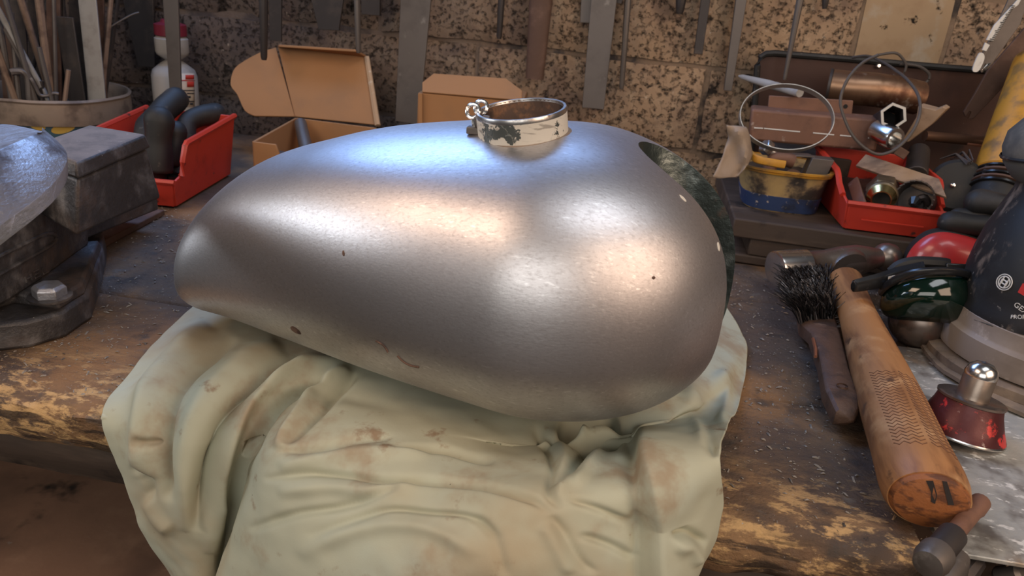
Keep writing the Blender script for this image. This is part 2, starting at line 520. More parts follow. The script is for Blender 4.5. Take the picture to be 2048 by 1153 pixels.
M['sander_grip'] = mat('dusty_grey_grip_rubber', (0.075, 0.073, 0.068), 0.75, 0.0, layers=[dict(c=(0.16, 0.145, 0.125), s=20, lo=0.48, hi=0.7)], bumps=[(300, 0.2, 0.0005)])
M['sander_skirt'] = mat('dusty_taupe_skirt', (0.265, 0.225, 0.195), 0.6, 0.0, layers=[dict(c=(0.18, 0.145, 0.12), s=14, lo=0.45, hi=0.68), dict(c=(0.42, 0.37, 0.33), s=60, lo=0.62, hi=0.76)], bumps=[(200, 0.15, 0.0006)])
M['disc_pad'] = mat('used_brown_sanding_disc', (0.155, 0.120, 0.092), 0.9, 0.0, layers=[dict(c=(0.23, 0.175, 0.125), s=40, lo=0.48, hi=0.7), dict(c=(0.06, 0.045, 0.036), s=26, lo=0.58, hi=0.7)], bumps=[(200, 0.4, 0.001)])
M['plate_metal'] = mat('scuffed_pale_sheet_metal', (0.42, 0.425, 0.40), 0.55, 0.35,
    layers=[dict(c=(0.50, 0.49, 0.45), s=34, lo=0.45, hi=0.66, stretch=(0.6, 1, 1)), dict(c=(0.15, 0.135, 0.12), s=14, lo=0.48, hi=0.62), dict(c=(0.30, 0.22, 0.15), s=16, lo=0.60, hi=0.74), dict(c=(0.78, 0.77, 0.72), s=190, lo=0.56, hi=0.66, stretch=(0.5, 1, 1))],
    bumps=[(120, 0.5, 0.0014), (380, 0.3, 0.0006)])
M['red_paint'] = mat('chipped_red_paint', (0.075, 0.014, 0.016), 0.4, 0.35,
    layers=[dict(c=(0.50, 0.025, 0.022), s=60, lo=0.56, hi=0.63, metal=0.0, nr=0.65), dict(c=(0.30, 0.23, 0.22), s=130, lo=0.62, hi=0.72, metal=0.7)], bumps=[(120, 0.3, 0.001)])
M['brass'] = mat('polished_brass', (0.78, 0.58, 0.24), 0.22, 1.0, layers=[dict(c=(0.35, 0.24, 0.10), s=60, lo=0.5, hi=0.75, rough=0.4)])
M['brass_dull'] = mat('dull_brass', (0.20, 0.155, 0.10), 0.45, 0.8, layers=[dict(c=(0.10, 0.08, 0.06), s=50, lo=0.48, hi=0.7)])
M['black_hole'] = mat('unlit_bore', (0.006, 0.006, 0.006), 0.8)
M['yellow_plastic'] = mat('dirty_yellow_plastic', (0.50, 0.24, 0.025), 0.5, 0.0, layers=[dict(c=(0.22, 0.125, 0.04), s=40, lo=0.46, hi=0.66), dict(c=(0.040, 0.028, 0.018), s=16, lo=0.54, hi=0.64)])
M['tub_body'] = mat('smoke_stained_tub', (0.38, 0.26, 0.105), 0.6, 0.0, layers=[dict(c=(0.19, 0.135, 0.085), s=20, lo=0.42, hi=0.6), dict(c=(0.03, 0.024, 0.02), s=20, lo=0.48, hi=0.60), dict(c=(0.36, 0.27, 0.17), s=70, lo=0.64, hi=0.74)])
M['tub_label'] = mat('scratched_blue_label', (0.022, 0.042, 0.115), 0.55, 0.0, layers=[dict(c=(0.42, 0.36, 0.30), s=120, lo=0.60, hi=0.66), dict(c=(0.33, 0.22, 0.08), s=28, lo=0.62, hi=0.68), dict(c=(0.015, 0.018, 0.03), s=20, lo=0.5, hi=0.66)])
M['tin_blue'] = mat('blue_tin_label', (0.030, 0.085, 0.125), 0.5, 0.0, layers=[dict(c=(0.06, 0.065, 0.07), s=30, lo=0.5, hi=0.68), dict(c=(0.14, 0.11, 0.085), s=45, lo=0.6, hi=0.7)])
M['tin_yellow'] = mat('yellow_tin_spot', (0.55, 0.35, 0.06), 0.5)
M['tin_rim'] = mat('tarnished_tin_rim', (0.27, 0.205, 0.155), 0.55, 0.3, layers=[dict(c=(0.13, 0.095, 0.075), s=22, lo=0.48, hi=0.68), dict(c=(0.42, 0.33, 0.25), s=30, lo=0.6, hi=0.72)], bumps=[(60, 0.3, 0.002)])
M['white_plastic'] = mat('dusty_white_plastic', (0.40, 0.38, 0.355), 0.5, 0.0, layers=[dict(c=(0.26, 0.24, 0.22), s=22, lo=0.48, hi=0.72)])
M['label_white'] = mat('cream_label', (0.62, 0.54, 0.45), 0.6)
M['print_red'] = mat('red_print', (0.52, 0.045, 0.03), 0.6)
M['print_black'] = mat('black_print', (0.02, 0.02, 0.022), 0.6)
M['print_white'] = mat('white_print', (0.62, 0.62, 0.60), 0.6)
M['dark_red_cap'] = mat('dark_red_cap', (0.20, 0.018, 0.035), 0.5)
M['rubber_cord'] = mat('dusty_black_cord', (0.075, 0.062, 0.054), 0.6)
M['scrap_wood'] = mat('pale_scrap_wood', (0.33, 0.22, 0.135), 0.75, 0.0, layers=[dict(c=(0.19, 0.12, 0.075), s=60, lo=0.45, hi=0.66, stretch=(0.2, 1, 1)), dict(c=(0.10, 0.07, 0.05), s=20, lo=0.6, hi=0.7)], bumps=[(90, 0.4, 0.001, 'noise', (0.2, 1, 1))])
M['kraft'] = mat('crumpled_kraft_paper', (0.31, 0.23, 0.165), 0.8, 0.0, layers=[dict(c=(0.21, 0.15, 0.105), s=18, lo=0.45, hi=0.7)], bumps=[(60, 0.5, 0.002)])
M['green_lens'] = mat('dark_green_lens', (0.002, 0.012, 0.007), 0.10, 0.0, layers=[dict(c=(0.003, 0.006, 0.006), s=6, lo=0.44, hi=0.6), dict(c=(0.10, 0.10, 0.09), s=240, lo=0.72, hi=0.78, rough=0.5)], coat=0.6)
M['black_gloss'] = mat('glossy_black_plastic', (0.012, 0.012, 0.013), 0.25, 0.0, layers=[dict(c=(0.07, 0.06, 0.055), s=60, lo=0.58, hi=0.76, rough=0.6)])
M['rust_ball'] = mat('rust_flecked_bright_steel', (0.20, 0.165, 0.145), 0.36, 0.9, layers=[dict(c=(0.11, 0.06, 0.045), s=40, lo=0.45, hi=0.62, metal=0.3, rough=0.55)])
M['rule_white'] = mat('white_enamel_edge', (0.62, 0.61, 0.58), 0.45, 0.0, layers=[dict(c=(0.35, 0.33, 0.31), s=60, lo=0.58, hi=0.74)])
M['copper'] = mat('copper_rod', (0.55, 0.24, 0.14), 0.35, 0.8)
M['copper_rust'] = mat('brown_copper_pipe', (0.135, 0.070, 0.042), 0.45, 0.5, layers=[dict(c=(0.06, 0.035, 0.026), s=25, lo=0.48, hi=0.68)])
M['exhaust'] = mat('blued_rusty_tube', (0.26, 0.155, 0.095), 0.36, 0.8, layers=[dict(c=(0.10, 0.045, 0.028), s=16, lo=0.45, hi=0.62, rough=0.55), dict(c=(0.48, 0.42, 0.36), s=40, lo=0.6, hi=0.72)])
M['grit'] = mat('metal_and_wood_grit', (0.27, 0.235, 0.20), 0.7, 0.1, layers=[dict(c=(0.30, 0.19, 0.10), s=6, lo=0.5, hi=0.6), dict(c=(0.06, 0.05, 0.045), s=11, lo=0.52, hi=0.6)])
M['tank_spot'] = mat('pale_filler_spot', (0.62, 0.58, 0.50), 0.6)
M['tank_rust'] = mat('rust_spot', (0.15, 0.085, 0.06), 0.7, 0.3, layers=[dict(c=(0.07, 0.04, 0.03), s=200, lo=0.45, hi=0.6)])
# ------------------------------------------------------------------ setting: back wall of pitted blocks, floor
YW = 1.15
w = MB()
w.box((0.0, YW + 0.0795, 0.35), (5.0, 0.16, 2.5))
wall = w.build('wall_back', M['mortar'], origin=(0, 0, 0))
tag(wall, kind='structure')
fl = MB()
fl.box((0, 0.2, -0.93), (6.0, 5.0, 0.06))
floor = fl.build('floor', M['floor'], origin=(0, 0, 0))
tag(floor, kind='structure')


def block(x0, x1, z0, z1, m, proud, seed):
    """one block with a slightly uneven face, edges rounded back into the joint"""
    nx, nz = max(4, int((x1 - x0) / 0.03)), 5
    mb = MB()
    R = []
    for j in range(nz + 1):
        row = []
        for i in range(nx + 1):
            x = x0 + (x1 - x0) * i / nx
            z = z0 + (z1 - z0) * j / nz
            e = min(i, nx - i, j, nz - j)
            y = YW - proud + (0.004 if e == 0 else 0.0)
            n = mnoise.noise_vector(Vector((x * 22, z * 22, seed)))
            row.append((x + n.x * 0.003, y + n.y * 0.003, z + n.z * 0.003))
        R.append(row)
    mb.rows(R, closed=False, cap=False)
    n = len(mb.v)
    ring = [i for i in range(nx + 1)] + [(nx + 1) * (j + 1) + nx for j in range(nz)] + [(nx + 1) * nz + i for i in range(nx - 1, -1, -1)] + [(nx + 1) * j for j in range(nz - 1, 0, -1)]
    k = len(ring)
    mb.v += [Vector((mb.v[i].x, YW + 0.04, mb.v[i].z)) for i in ring]
    mb.f += [(ring[i], ring[(i + 1) % k], n + (i + 1) % k, n + i) for i in range(k)]
    mb.m += [0] * k
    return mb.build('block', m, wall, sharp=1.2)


ROW_H, JOINT = 0.122, 0.007
zj = at(1250, 117, Y=YW).z            # a bed joint seen in the photograph
xj = at(1704, 102, Y=YW).x            # an upright joint seen in the photograph
xk = at(1879, 130, Y=YW).x
rng = random.Random(3)
for r in range(-2, 4):
    z0 = zj + r * ROW_H + JOINT / 2
    z1 = z0 + ROW_H - JOINT
    if r == 0:
        edges = [xj - 0.34 * k for k in range(5, 0, -1)] + [xj, xk] + [xk + 0.34 * k for k in range(1, 4)]
    else:
        sh = (0.17 if r % 2 else 0.04) + 0.02 * rng.random()
        edges = [xj - sh + 0.34 * k for k in range(-5, 4)]
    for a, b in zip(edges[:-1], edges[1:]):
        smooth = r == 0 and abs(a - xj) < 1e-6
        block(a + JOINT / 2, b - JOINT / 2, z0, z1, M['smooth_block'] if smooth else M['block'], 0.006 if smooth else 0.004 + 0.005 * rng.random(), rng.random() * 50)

# rail above the picture that the files hang from
rl = MB()
rl.box((-0.25, YW - 0.035, 0.56), (2.4, 0.05, 0.05))
tag(rl.build('trim_1', M['dark_wood'], bevel=0.003), kind='structure')

# ------------------------------------------------------------------ workbench
YF = 0.365
bench = thing('workbench', (0, 0.7, -0.9), 'long grimy wooden workbench with a chewed pale front edge', 'workbench')


def plank(name, x0, x1, y0, y1, z0, z1, m, rough_front, seed, nx=None):
    """a plank along x whose front arris is worn round and splintered"""
    mb = MB()
    nx = nx or max(4, int((x1 - x0) / 0.006))
    prof = [(y1, z0), (y0 + 0.004, z0), (y0, z0 + 0.3 * (z1 - z0)), (y0 - 0.001, z0 + 0.55 * (z1 - z0)), (y0 + 0.001, z0 + 0.8 * (z1 - z0)),
            (y0 + 0.007, z1 - 0.002), (y0 + 0.016, z1), (y0 + 0.03, z1), (y0 + 0.05, z1), (0.5 * (y0 + y1), z1), (y1, z1)]
    R = []
    for i in range(nx + 1):
        x = x0 + (x1 - x0) * i / nx
        row = []
        for j, (y, z) in enumerate(prof):
            n = mnoise.noise_vector(Vector((x * 38, y * 60 + seed, z * 90)))
            n2 = mnoise.noise_vector(Vector((x * 9, y * 10 + seed, z * 30)))
            a = rough_front if 1 <= j <= 6 else (0.0012 if 7 <= j <= 9 else 0.0)
            row.append((x + n.x * a, y + (n.y + 0.8 * n2.y) * a, z + (min(n.z, 0.2) + 0.6 * min(n2.z, 0.1)) * a * (0.8 if j < 8 else 0.4)))
        R.append(row)
    mb.rows(R, True, True)
    return mb.build(name, m, bench, sharp=1.0)


XE = at(1838, 1085, z=0).x            # right end of the front plank
plank('front_plank', -1.5, XE, YF, 0.52, -0.038, 0.0, M['bench_wood'], 0.0050, 0.0)
plank('top_plank', -1.5, 1.2, 0.522, 0.72, -0.038, -0.0006, M['bench_wood'], 0.0010, 5.0, 60)
plank('top_plank', -1.5, 1.2, 0.722, 0.93, -0.038, -0.0012, M['bench_wood'], 0.0010, 9.0, 60)
plank('top_plank', -1.5, 1.2, 0.932, YW - 0.012, -0.038, -0.0004, M['bench_wood'], 0.0010, 14.0, 60)
plank('apron', -1.5, 0.80, 0.380, 0.415, -0.075, -0.0385, M['dark_wood'], 0.0016, 20.0)
for lx in (-1.2, 0.72):
    for ly in (0.45, 1.05):
        b = MB()
        b.box((lx, ly, -0.49), (0.09, 0.09, 0.82))
        b.build('leg', M['dark_wood'], bench, bevel=0.004)
b = MB()
b.box((-0.15, 0.80, -0.345), (2.7, 0.66, 0.03))
b.build('lower_shelf', M['shelf_rust'], bench, bevel=0.003)
b = MB()
b.box((0.52, 0.47, -0.020), (0.56, 0.09, 0.034))
b.build('support_block', M['dark_wood'], bench, bevel=0.003)
# ------------------------------------------------------------------ motorcycle fuel tank
TP = [-0.2990, 0.4958, -0.2082, 0.3786, -0.0006, 0.0334]
TW = [0.0698, 0.0755, 0.0916, 0.1077, 0.1151, 0.1174, 0.1231]
TZ = [0.0548, 0.1042, 0.1381, 0.1574, 0.1676, 0.1691, 0.1714]
TS = [0, .12, .3, .5, .7, .88, 1.0]
TFR, TFF, TROLL, TFE = 0.1071, 0.2981, -0.0368, 2.0295
_tm = Matrix.Translation((TP[0], TP[1], TP[5])) @ Matrix.Rotation(TP[2], 4, 'Z') @ Matrix.Rotation(-TP[4], 4, 'Y') @ Matrix.Rotation(TROLL, 4, 'X')
TL = TP[3]


def _hermite(vals, s):
    m = np.gradient(np.array(vals), np.array(TS))
    i = max(0, min(len(TS) - 2, int(np.searchsorted(TS, s)) - 1))
    h = TS[i + 1] - TS[i]
    t = (s - TS[i]) / h
    return (2 * t**3 - 3 * t**2 + 1) * vals[i] + (t**3 - 2 * t**2 + t) * h * m[i] + (-2 * t**3 + 3 * t**2) * vals[i + 1] + (t**3 - t**2) * h * m[i + 1]


def tank_section(s):
    w, zt = _hermite(TW, s), _hermite(TZ, s)
    cap = 1.0
    if s < TFR:
        cap = max(0.0, 1 - ((TFR - s) / TFR) ** 2.3) ** (1 / 2.3)
    if s > 1 - TFF:
        cap = max(0.0, 1 - ((s - 1 + TFF) / TFF) ** TFE) ** (1 / TFE)
    cap = max(cap, 0.02)
    return w * cap, zt, cap ** 0.8


def tank_point(s, phi, side):
    w, zt, cz = tank_section(s)
    zm = 0.42 * zt
    c, sn = math.cos(phi), math.sin(phi)
    n = 0.82
    v = w * abs(c) ** n
    z = math.copysign(abs(sn) ** n, sn)
    z = zm + (z * (zt - zm) * cz if z > 0 else z * zm * cz)
    return _tm @ Vector((s * TL, side * v, z))


t = MB()
R = []
NS, NPH = 96, 34
for i in range(NS + 1):
    u = i / NS
    s = 0.5 * (0.5 - 0.5 * math.cos(PI * u) + u)
    ph = [math.radians(-70 + 160 * k / NPH) for k in range(NPH + 1)]
    R.append([tank_point(s, p, -1) for p in ph] + [tank_point(s, p, 1) for p in ph[-2::-1]])
t.rows(R, True, True)
tank = thing('fuel_tank', tuple(_tm @ Vector((TL / 2, 0, 0))), 'bare brushed steel motorcycle fuel tank lying on the green drop cloth', 'fuel tank')

# the open steering-head recess at the front, cut as real volume
cu = MB()
lo, hi = [], []
NV, NX0 = 0.004, 0.822
nrad = 0.030
def notch_outline(x0, r, v0):
    return [(x0 + r - r * math.cos(a), v0 + r * math.sin(a)) for a in [PI / 2 - PI * k / 20 for k in range(21)]]
out = notch_outline(0, nrad, 0.0)
out = [(x, v) for x, v in out] + [(0.30, -nrad * 1.25), (0.30, nrad * 1.25)]
RAKE = 0.25
levels = []
for k, z in enumerate((-0.02, 0.05, 0.10, 0.22)):
    levels.append([_tm @ Vector((NX0 * TL + x + (0.15 - z) * RAKE, NV + v, z)) for x, v in out])
cu.rows(levels, True, True)
body_tmp = t.build('tmp_body', [M['steel_tank'], M['tunnel_steel']], origin=(0, 0, 0))
cut_tmp = cu.build('tmp_cut', [M['steel_tank'], M['tunnel_steel']], origin=(0, 0, 0))
for p in cut_tmp.data.polygons:
    p.material_index = 1
md = body_tmp.modifiers.new('cut', 'BOOLEAN')
md.object = cut_tmp
md.operation = 'DIFFERENCE'
md.solver = 'EXACT'
dg = bpy.context.evaluated_depsgraph_get()
me = bpy.data.meshes.new_from_object(body_tmp.evaluated_get(dg))
bpy.data.objects.remove(cut_tmp)
bpy.data.objects.remove(body_tmp)
me.name = 'shell'
me.transform(Matrix.Translation(-OFF[tank]))
me.shade_smooth()
me.set_sharp_from_angle(angle=0.7)
shell = bpy.data.objects.new('shell', me)
COL.objects.link(shell)
shell.parent = tank
OFF[shell] = OFF[tank]
_sb = bmesh.new()
_sb.from_mesh(me)
_sb.transform(Matrix.Translation(OFF[tank]))
TANK_BVH = BVHTree.FromBMesh(_sb)
_sb.free()


def on_tank(px, py):
    loc, nrm, idx, d = TANK_BVH.ray_cast(CC, ray(px, py).normalized())
    return loc, nrm


# filler neck
base, nrm = on_tank(1046, 262)
ax = (Vector((-0.16, -0.10, 1.0))).normalized()
c0 = base - ax * 0.0085
nk = MB()
RN = 0.0255
nk.lathe([(RN * 0.90, 0.0), (RN * 1.03, 0.0), (RN * 1.03, 0.0045), (RN, 0.0055), (RN, 0.0185), (RN * 1.0, 0.0188)], c0, ax, 56, cap=False)
neck = nk.build('filler_neck', M['neck_paint'], tank)
nr = MB()
nr.lathe([(RN, 0.0186), (RN * 1.005, 0.0200), (RN * 0.985, 0.0212), (RN * 0.93, 0.0212), (RN * 0.92, 0.0196)], c0, ax, 56, cap=False)
nr.build('neck_rim', M['steel_rim'], neck)
ni = MB()
ni.lathe([(RN * 0.925, 0.0205), (RN * 0.90, 0.010), (RN * 0.90, 0.0062), (0.0005, 0.0060)], c0, ax, 48, cap=False)
ni.build('neck_bore', M['neck_inside'], neck)
fil = MB()
fil.lathe([(RN * 1.00, 0.0075), (RN * 1.06, 0.0066), (RN * 1.13, 0.0052), (RN * 1.17, 0.002)], c0, ax, 48, cap=False)
fil.build('weld_fillet', M['tin_rim'], tank)
# hinge lug and its two wire loops on the left of the neck
e1 = frame(ax)[0]
lug = MB()
pl = at(963, 250, Y=c0.y - 0.004)
lug.tube([pl + Vector((0.004, 0.004, -0.006)), pl, pl + Vector((-0.003, -0.001, 0.005))], [0.0032, 0.0035, 0.0022], 10)
lug.box(pl + Vector((0.003, -0.003, -0.001)), (0.004, 0.003, 0.014))
lug.box(pl + Vector((-0.004, 0.0, -0.0035)), (0.008, 0.006, 0.004))
lugo = lug.build('hinge_lug', M['steel_grey'], tank, bevel=0.0006)
for (lx, ly, dy) in ((946, 222, -0.003), (962, 215, 0.004)):
    q = at(lx, ly, Y=c0.y + dy)
    lp = MB()
    pts = [q + Vector((0.0036 * math.cos(a), 0.0015 * math.sin(a), 0.0036 * math.sin(a))) for a in [2 * PI * k / 16 for k in range(16)]]
    lp.tube(pts, 0.0011, 8, ref=Vector((0, 1, 0.2)), closed=True)
    lp.tube([q + Vector((0, 0, -0.0036)), q + Vector((0.002, 0.001, -0.011))], 0.0013, 8)
    lp.build('wire_loop', M['chrome'], lugo)

# small marks that stay with the metal: two pale spots on the recess edge, a rust scab and a scratch
def patch(name, px, py, rx, ry, m, rot=0.0, lift=0.0003, n=14, uneven=0.25):
    loc, nn = on_tank(px, py)
    u = CR - nn * CR.dot(nn)
    u.normalize()
    v = nn.cross(u)
    p = MB()
    ring, mid = [], []
    for k in range(n):
        a = 2 * PI * k / n
        q = 1 + uneven * mnoise.noise(Vector((px * 0.1 + 2 * math.cos(a), py * 0.1 + 2 * math.sin(a), 0)))
        x, y = rx * q * math.cos(a), ry * q * math.sin(a)
        d = u * (x * math.cos(rot) - y * math.sin(rot)) + v * (x * math.sin(rot) + y * math.cos(rot))
        h, hn, _, _ = TANK_BVH.ray_cast(loc + d + nn * 0.01, -nn)
        if h is None:
            h = loc + d
        ring.append(h - nn * 0.0002)
        mid.append(loc + d * 0.8 + (h - loc - d) + nn * lift)
    p.rows([ring, mid], True, True)
    return p.build(name, m, tank)


patch('pale_spot', 1366, 397, 0.0026, 0.0011, M['tank_spot'], -0.6)
patch('pale_spot', 1437, 493, 0.0013, 0.0028, M['tank_spot'], 0.2)
patch('rust_scab', 591, 661, 0.0048, 0.0034, M['tank_rust'], 0.2)
patch('rust_scab', 687, 507, 0.0009, 0.0018, M['tank_rust'], 0.2)
patch('rust_scab', 1307, 556, 0.0011, 0.0009, M['tank_rust'])
for path in ([(752, 682), (768, 692), (776, 705)], [(795, 712), (806, 723), (820, 731), (838, 735)]):
    sc = MB()
    pp = []
    for x, y in path:
        loc, nn = on_tank(x, y)
        pp.append(loc + nn * 0.0001)
    sc.tube(smooth_path(pp, 4), 0.00055, 6)
    sc.build('scratch', M['tank_rust'], tank)
# ------------------------------------------------------------------ drop cloth hanging over the bench edge
NET = [
    [(400, 602, 'z', .014), (520, 600, 'z', .020), (650, 600, 'z', .022), (780, 600, 'z', .022), (900, 600, 'z', .022), (1030, 600, 'z', .022), (1170, 600, 'z', .022), (1320, 590, 'z', .020), (1447, 605, 'z', .008)],
    [(340, 655, 'z', .010), (480, 668, 'z', .027), (600, 705, 'z', .030), (730, 745, 'z', .030), (880, 800, 'z', .030), (1020, 838, 'z', .028), (1180, 868, 'z', .018), (1335, 815, 'z', .026), (1494, 690, 'z', .006)],
    [(238, 770, 'z', .006), (340, 775, 'z', .022), (450, 790, 'z', .026), (570, 800, 'z', .022), (660, 812, 'z', .032), (850, 872, 'z', .034), (1080, 895, 'z', .026), (1278, 872, 'z', .027), (1480, 800, 'z', .007)],
    [(206, 835, 'y', .356), (300, 862, 'y', .344), (410, 890, 'y', .342), (505, 885, 'y', .356), (558, 892, 'y', .332), (800, 965, 'y', .312), (1050, 975, 'y', .308), (1277, 960, 'y', .324), (1441, 900, 'y', .352)],
    [(232, 932, 'y', .350), (310, 960, 'y', .336), (400, 1000, 'y', .338), (484, 985, 'y', .362), (512, 978, 'y', .322), (745, 1060, 'y', .293), (1030, 1070, 'y', .287), (1283, 1060, 'y', .312), (1437, 1005, 'y', .348)],
    [(284, 1060, 'y', .350), (355, 1080, 'y', .336), (425, 1095, 'y', .340), (466, 1085, 'y', .364), (476, 1085, 'y', .318), (720, 1160, 'y', .282), (1010, 1165, 'y', .276), (1286, 1150, 'y', .304), (1402, 1095, 'y', .345)],
    [(345, 1162, 'y', .350), (390, 1175, 'y', .336), (430, 1180, 'y', .342), (446, 1180, 'y', .364), (440, 1180, 'y', .316), (700, 1270, 'y', .280), (1000, 1275, 'y', .276), (1289, 1245, 'y', .302), (1335, 1160, 'y', .345)],
    [(400, 1290, 'y', .350), (420, 1300, 'y', .338), (436, 1310, 'y', .344), (440, 1310, 'y', .362), (420, 1310, 'y', .316), (690, 1400, 'y', .284), (990, 1410, 'y', .280), (1270, 1380, 'y', .304), (1280, 1290, 'y', .345)],
]
net = np.array([[tuple(at(x, y, **({'z': d} if k == 'z' else {'Y': d}))) for x, y, k, d in row] for row in NET])


def cr_axis(A, n):
    """Catmull-Rom resampling along axis 0"""
    N = A.shape[0]
    tt = np.linspace(0, N - 1, n)
    i = np.clip(tt.astype(int), 0, N - 2)
    f = (tt - i).reshape(-1, *([1] * (A.ndim - 1)))
    p0, p1, p2, p3 = A[np.maximum(i - 1, 0)], A[i], A[i + 1], A[np.minimum(i + 2, N - 1)]
    return 0.5 * (2 * p1 + (p2 - p0) * f + (2 * p0 - 5 * p1 + 4 * p2 - p3) * f**2 + (3 * p1 - p0 - 3 * p2 + p3) * f**3)


NT, NU = 270, 330
G = cr_axis(net, NT)
G = cr_axis(G.transpose(1, 0, 2), NU).transpose(1, 0, 2)
cc, cf, cr, cu_ = (np.array(tuple(v)) for v in (CC, CF, CR, CU))
V = G - cc
D = V @ cf
PX = np.stack([1024 + FPX * (V @ cr) / D, 576.5 - FPX * (V @ cu_) / D], -1)
N_ = np.cross(np.gradient(G, axis=1), np.gradient(G, axis=0))
N_ /= np.linalg.norm(N_, axis=-1, keepdims=True) + 1e-12
N_[(N_ * (cc - G)).sum(-1) < 0] *= -1

# folds: (amplitude in mm, half width in px, shape, polyline); shape 0 both sides alike, +1 / -1 a soft step to one side
FOLDS = [
    (7, 22, 0, [(420, 650), (350, 720), (300, 790), (285, 880), (292, 960)]),
    (-5, 14, 0, [(470, 680), (390, 740), (345, 800), (330, 880), (340, 1000)]),
    (6, 26, 0, [(560, 690), (450, 760), (395, 830), (375, 920), (385, 1060)]),
    (-7, 14, 0, [(610, 715), (500, 775), (440, 840), (415, 900), (400, 970), (392, 1060)]),
    (8, 15, 0, [(700, 728), (600, 740), (520, 790), (470, 860), (440, 930), (425, 1010), (425, 1110)]),
    (-6, 10, 0, [(650, 765), (570, 800), (520, 860), (480, 940)]),
    (5, 10, 0, [(700, 745), (640, 775), (590, 840), (555, 900)]),
    (-4, 7, 0, [(715, 750), (660, 800), (610, 850), (570, 890)]),
    (-3, 6, 0, [(560, 905), (650, 895), (720, 880), (780, 872)]),
    (3, 12, 0, [(560, 935), (660, 915), (760, 905), (860, 905)]),
    (-3.2, 6, 0, [(780, 895), (880, 897), (930, 910), (985, 925)]),
    (-3.2, 7, 0, [(530, 960), (620, 947), (700, 950), (760, 962), (850, 960), (960, 970), (1060, 1000), (1100, 1030)]),
    (3, 14, 0, [(560, 985), (660, 975), (760, 985), (830, 965)]),
    (-3, 7, 0, [(500, 1060), (590, 1030), (680, 1015), (760, 990), (800, 975)]),
    (-2.6, 6, 0, [(620, 1075), (700, 1045), (780, 1020), (860, 1025), (940, 1035), (1000, 1080)]),
    (2.6, 16, 0, [(600, 1110), (700, 1065), (800, 1050), (880, 1065), (960, 1110)]),
    (-3, 7, 0, [(1068, 850), (1090, 890), (1105, 930), (1098, 985), (1120, 1020)]),
    (3, 12, 0, [(1095, 860), (1125, 900), (1130, 950), (1112, 1000)]),
    (-4, 9, 0, [(1180, 880), (1155, 915), (1128, 950), (1112, 970)]),
    (3, 10, 0, [(1205, 890), (1180, 930), (1145, 975)]),
    (-2.5, 7, 0, [(1100, 1030), (1130, 1070), (1160, 1120), (1190, 1150)]),
    (2.5, 10, 0, [(1085, 1050), (1110, 1095), (1140, 1150)]),
    (-2.5, 7, 0, [(950, 1030), (990, 1080), (1010, 1153)]),
    (-2.2, 7, 0, [(1140, 1000), (1200, 1020), (1270, 1050)]),
    (-2.2, 8, 0, [(1160, 1070), (1220, 1090), (1275, 1120)]),
    (12, 9, 1, [(1262, 850), (1268, 900), (1277, 980), (1284, 1060), (1287, 1153), (1290, 1300)]),
    (-3, 12, 0, [(1390, 815), (1410, 860), (1430, 920)]),
    (4, 14, 0, [(1375, 770), (1395, 830), (1420, 900)]),
    (4, 14, 0, [(1440, 740), (1450, 800), (1445, 860)]),
    (-3, 10, 0, [(1320, 1060), (1350, 1055), (1390, 1075)]),
    (3, 14, 0, [(1320, 1085), (1350, 1080), (1370, 1110)]),
    (-4, 8, 0, [(283, 882), (300, 885), (318, 884)]),
    (-16, 26, 0, [(1120, 852), (1160, 862), (1195, 866), (1235, 856)]),
    (-3, 12, 0, [(265, 930), (290, 960), (300, 1000)]),
    (3, 14, 0, [(290, 1000), (320, 1040), (345, 1060)]),
]


def poly_dist(P, poly):
    best = np.full(P.shape[:2], 1e9)
    side = np.zeros(P.shape[:2])
    pl = np.array([tuple(proj_q) for proj_q in poly], float)
    # refine the polyline so folds bend softly
    pl = cr_axis(pl, len(pl) * 6)
    Lc = np.linspace(0, 1, len(pl))
    par = np.zeros(P.shape[:2])
    for k in range(len(pl) - 1):
        a, b = pl[k], pl[k + 1]
        ab = b - a
        t_ = np.clip(((P - a) @ ab) / (ab @ ab + 1e-9), 0, 1)
        q = a + t_[..., None] * ab
        d = np.linalg.norm(P - q, axis=-1)
        u = d < best
        best[u] = d[u]
        cr_ = ab[0] * (P[..., 1] - a[1]) - ab[1] * (P[..., 0] - a[0])
        side[u] = np.sign(cr_)[u]
        par[u] = (Lc[k] + t_ * (Lc[k + 1] - Lc[k]))[u]
    return best, side, par


disp = np.zeros(PX.shape[:2])
for amp, wd, shape, poly in FOLDS:
    d, sd, par = poly_dist(PX, poly)
    taper = np.clip(np.minimum(par, 1 - par) * 6, 0, 1) ** 0.7
    if shape == 0:
        amp, wd = (amp * 1.7, wd * 0.85) if amp < 0 else (amp * 1.35, wd)
        disp += amp * 0.001 * taper * np.exp(-(d / wd) ** 2)
    else:
        s_ = d * sd * -shape           # positive on the raised side
        prof = np.where(s_ > 0, np.exp(-(s_ / 140.0) ** 2) * np.clip(s_ / wd, 0, 1), -0.35 * np.exp(-(s_ / 22.0) ** 2))
        disp += amp * 0.001 * np.clip((1 - par) * 10, 0, 1) * np.clip(par * 5, 0, 1) * prof
for i in range(0, NT):
    for j in range(0, NU):
        g = G[i, j]
        disp[i, j] += 0.0022 * mnoise.noise(Vector((g[0] * 22, g[1] * 22, g[2] * 22))) + 0.0009 * mnoise.noise(Vector((g[0] * 75, g[1] * 75, g[2] * 75)))
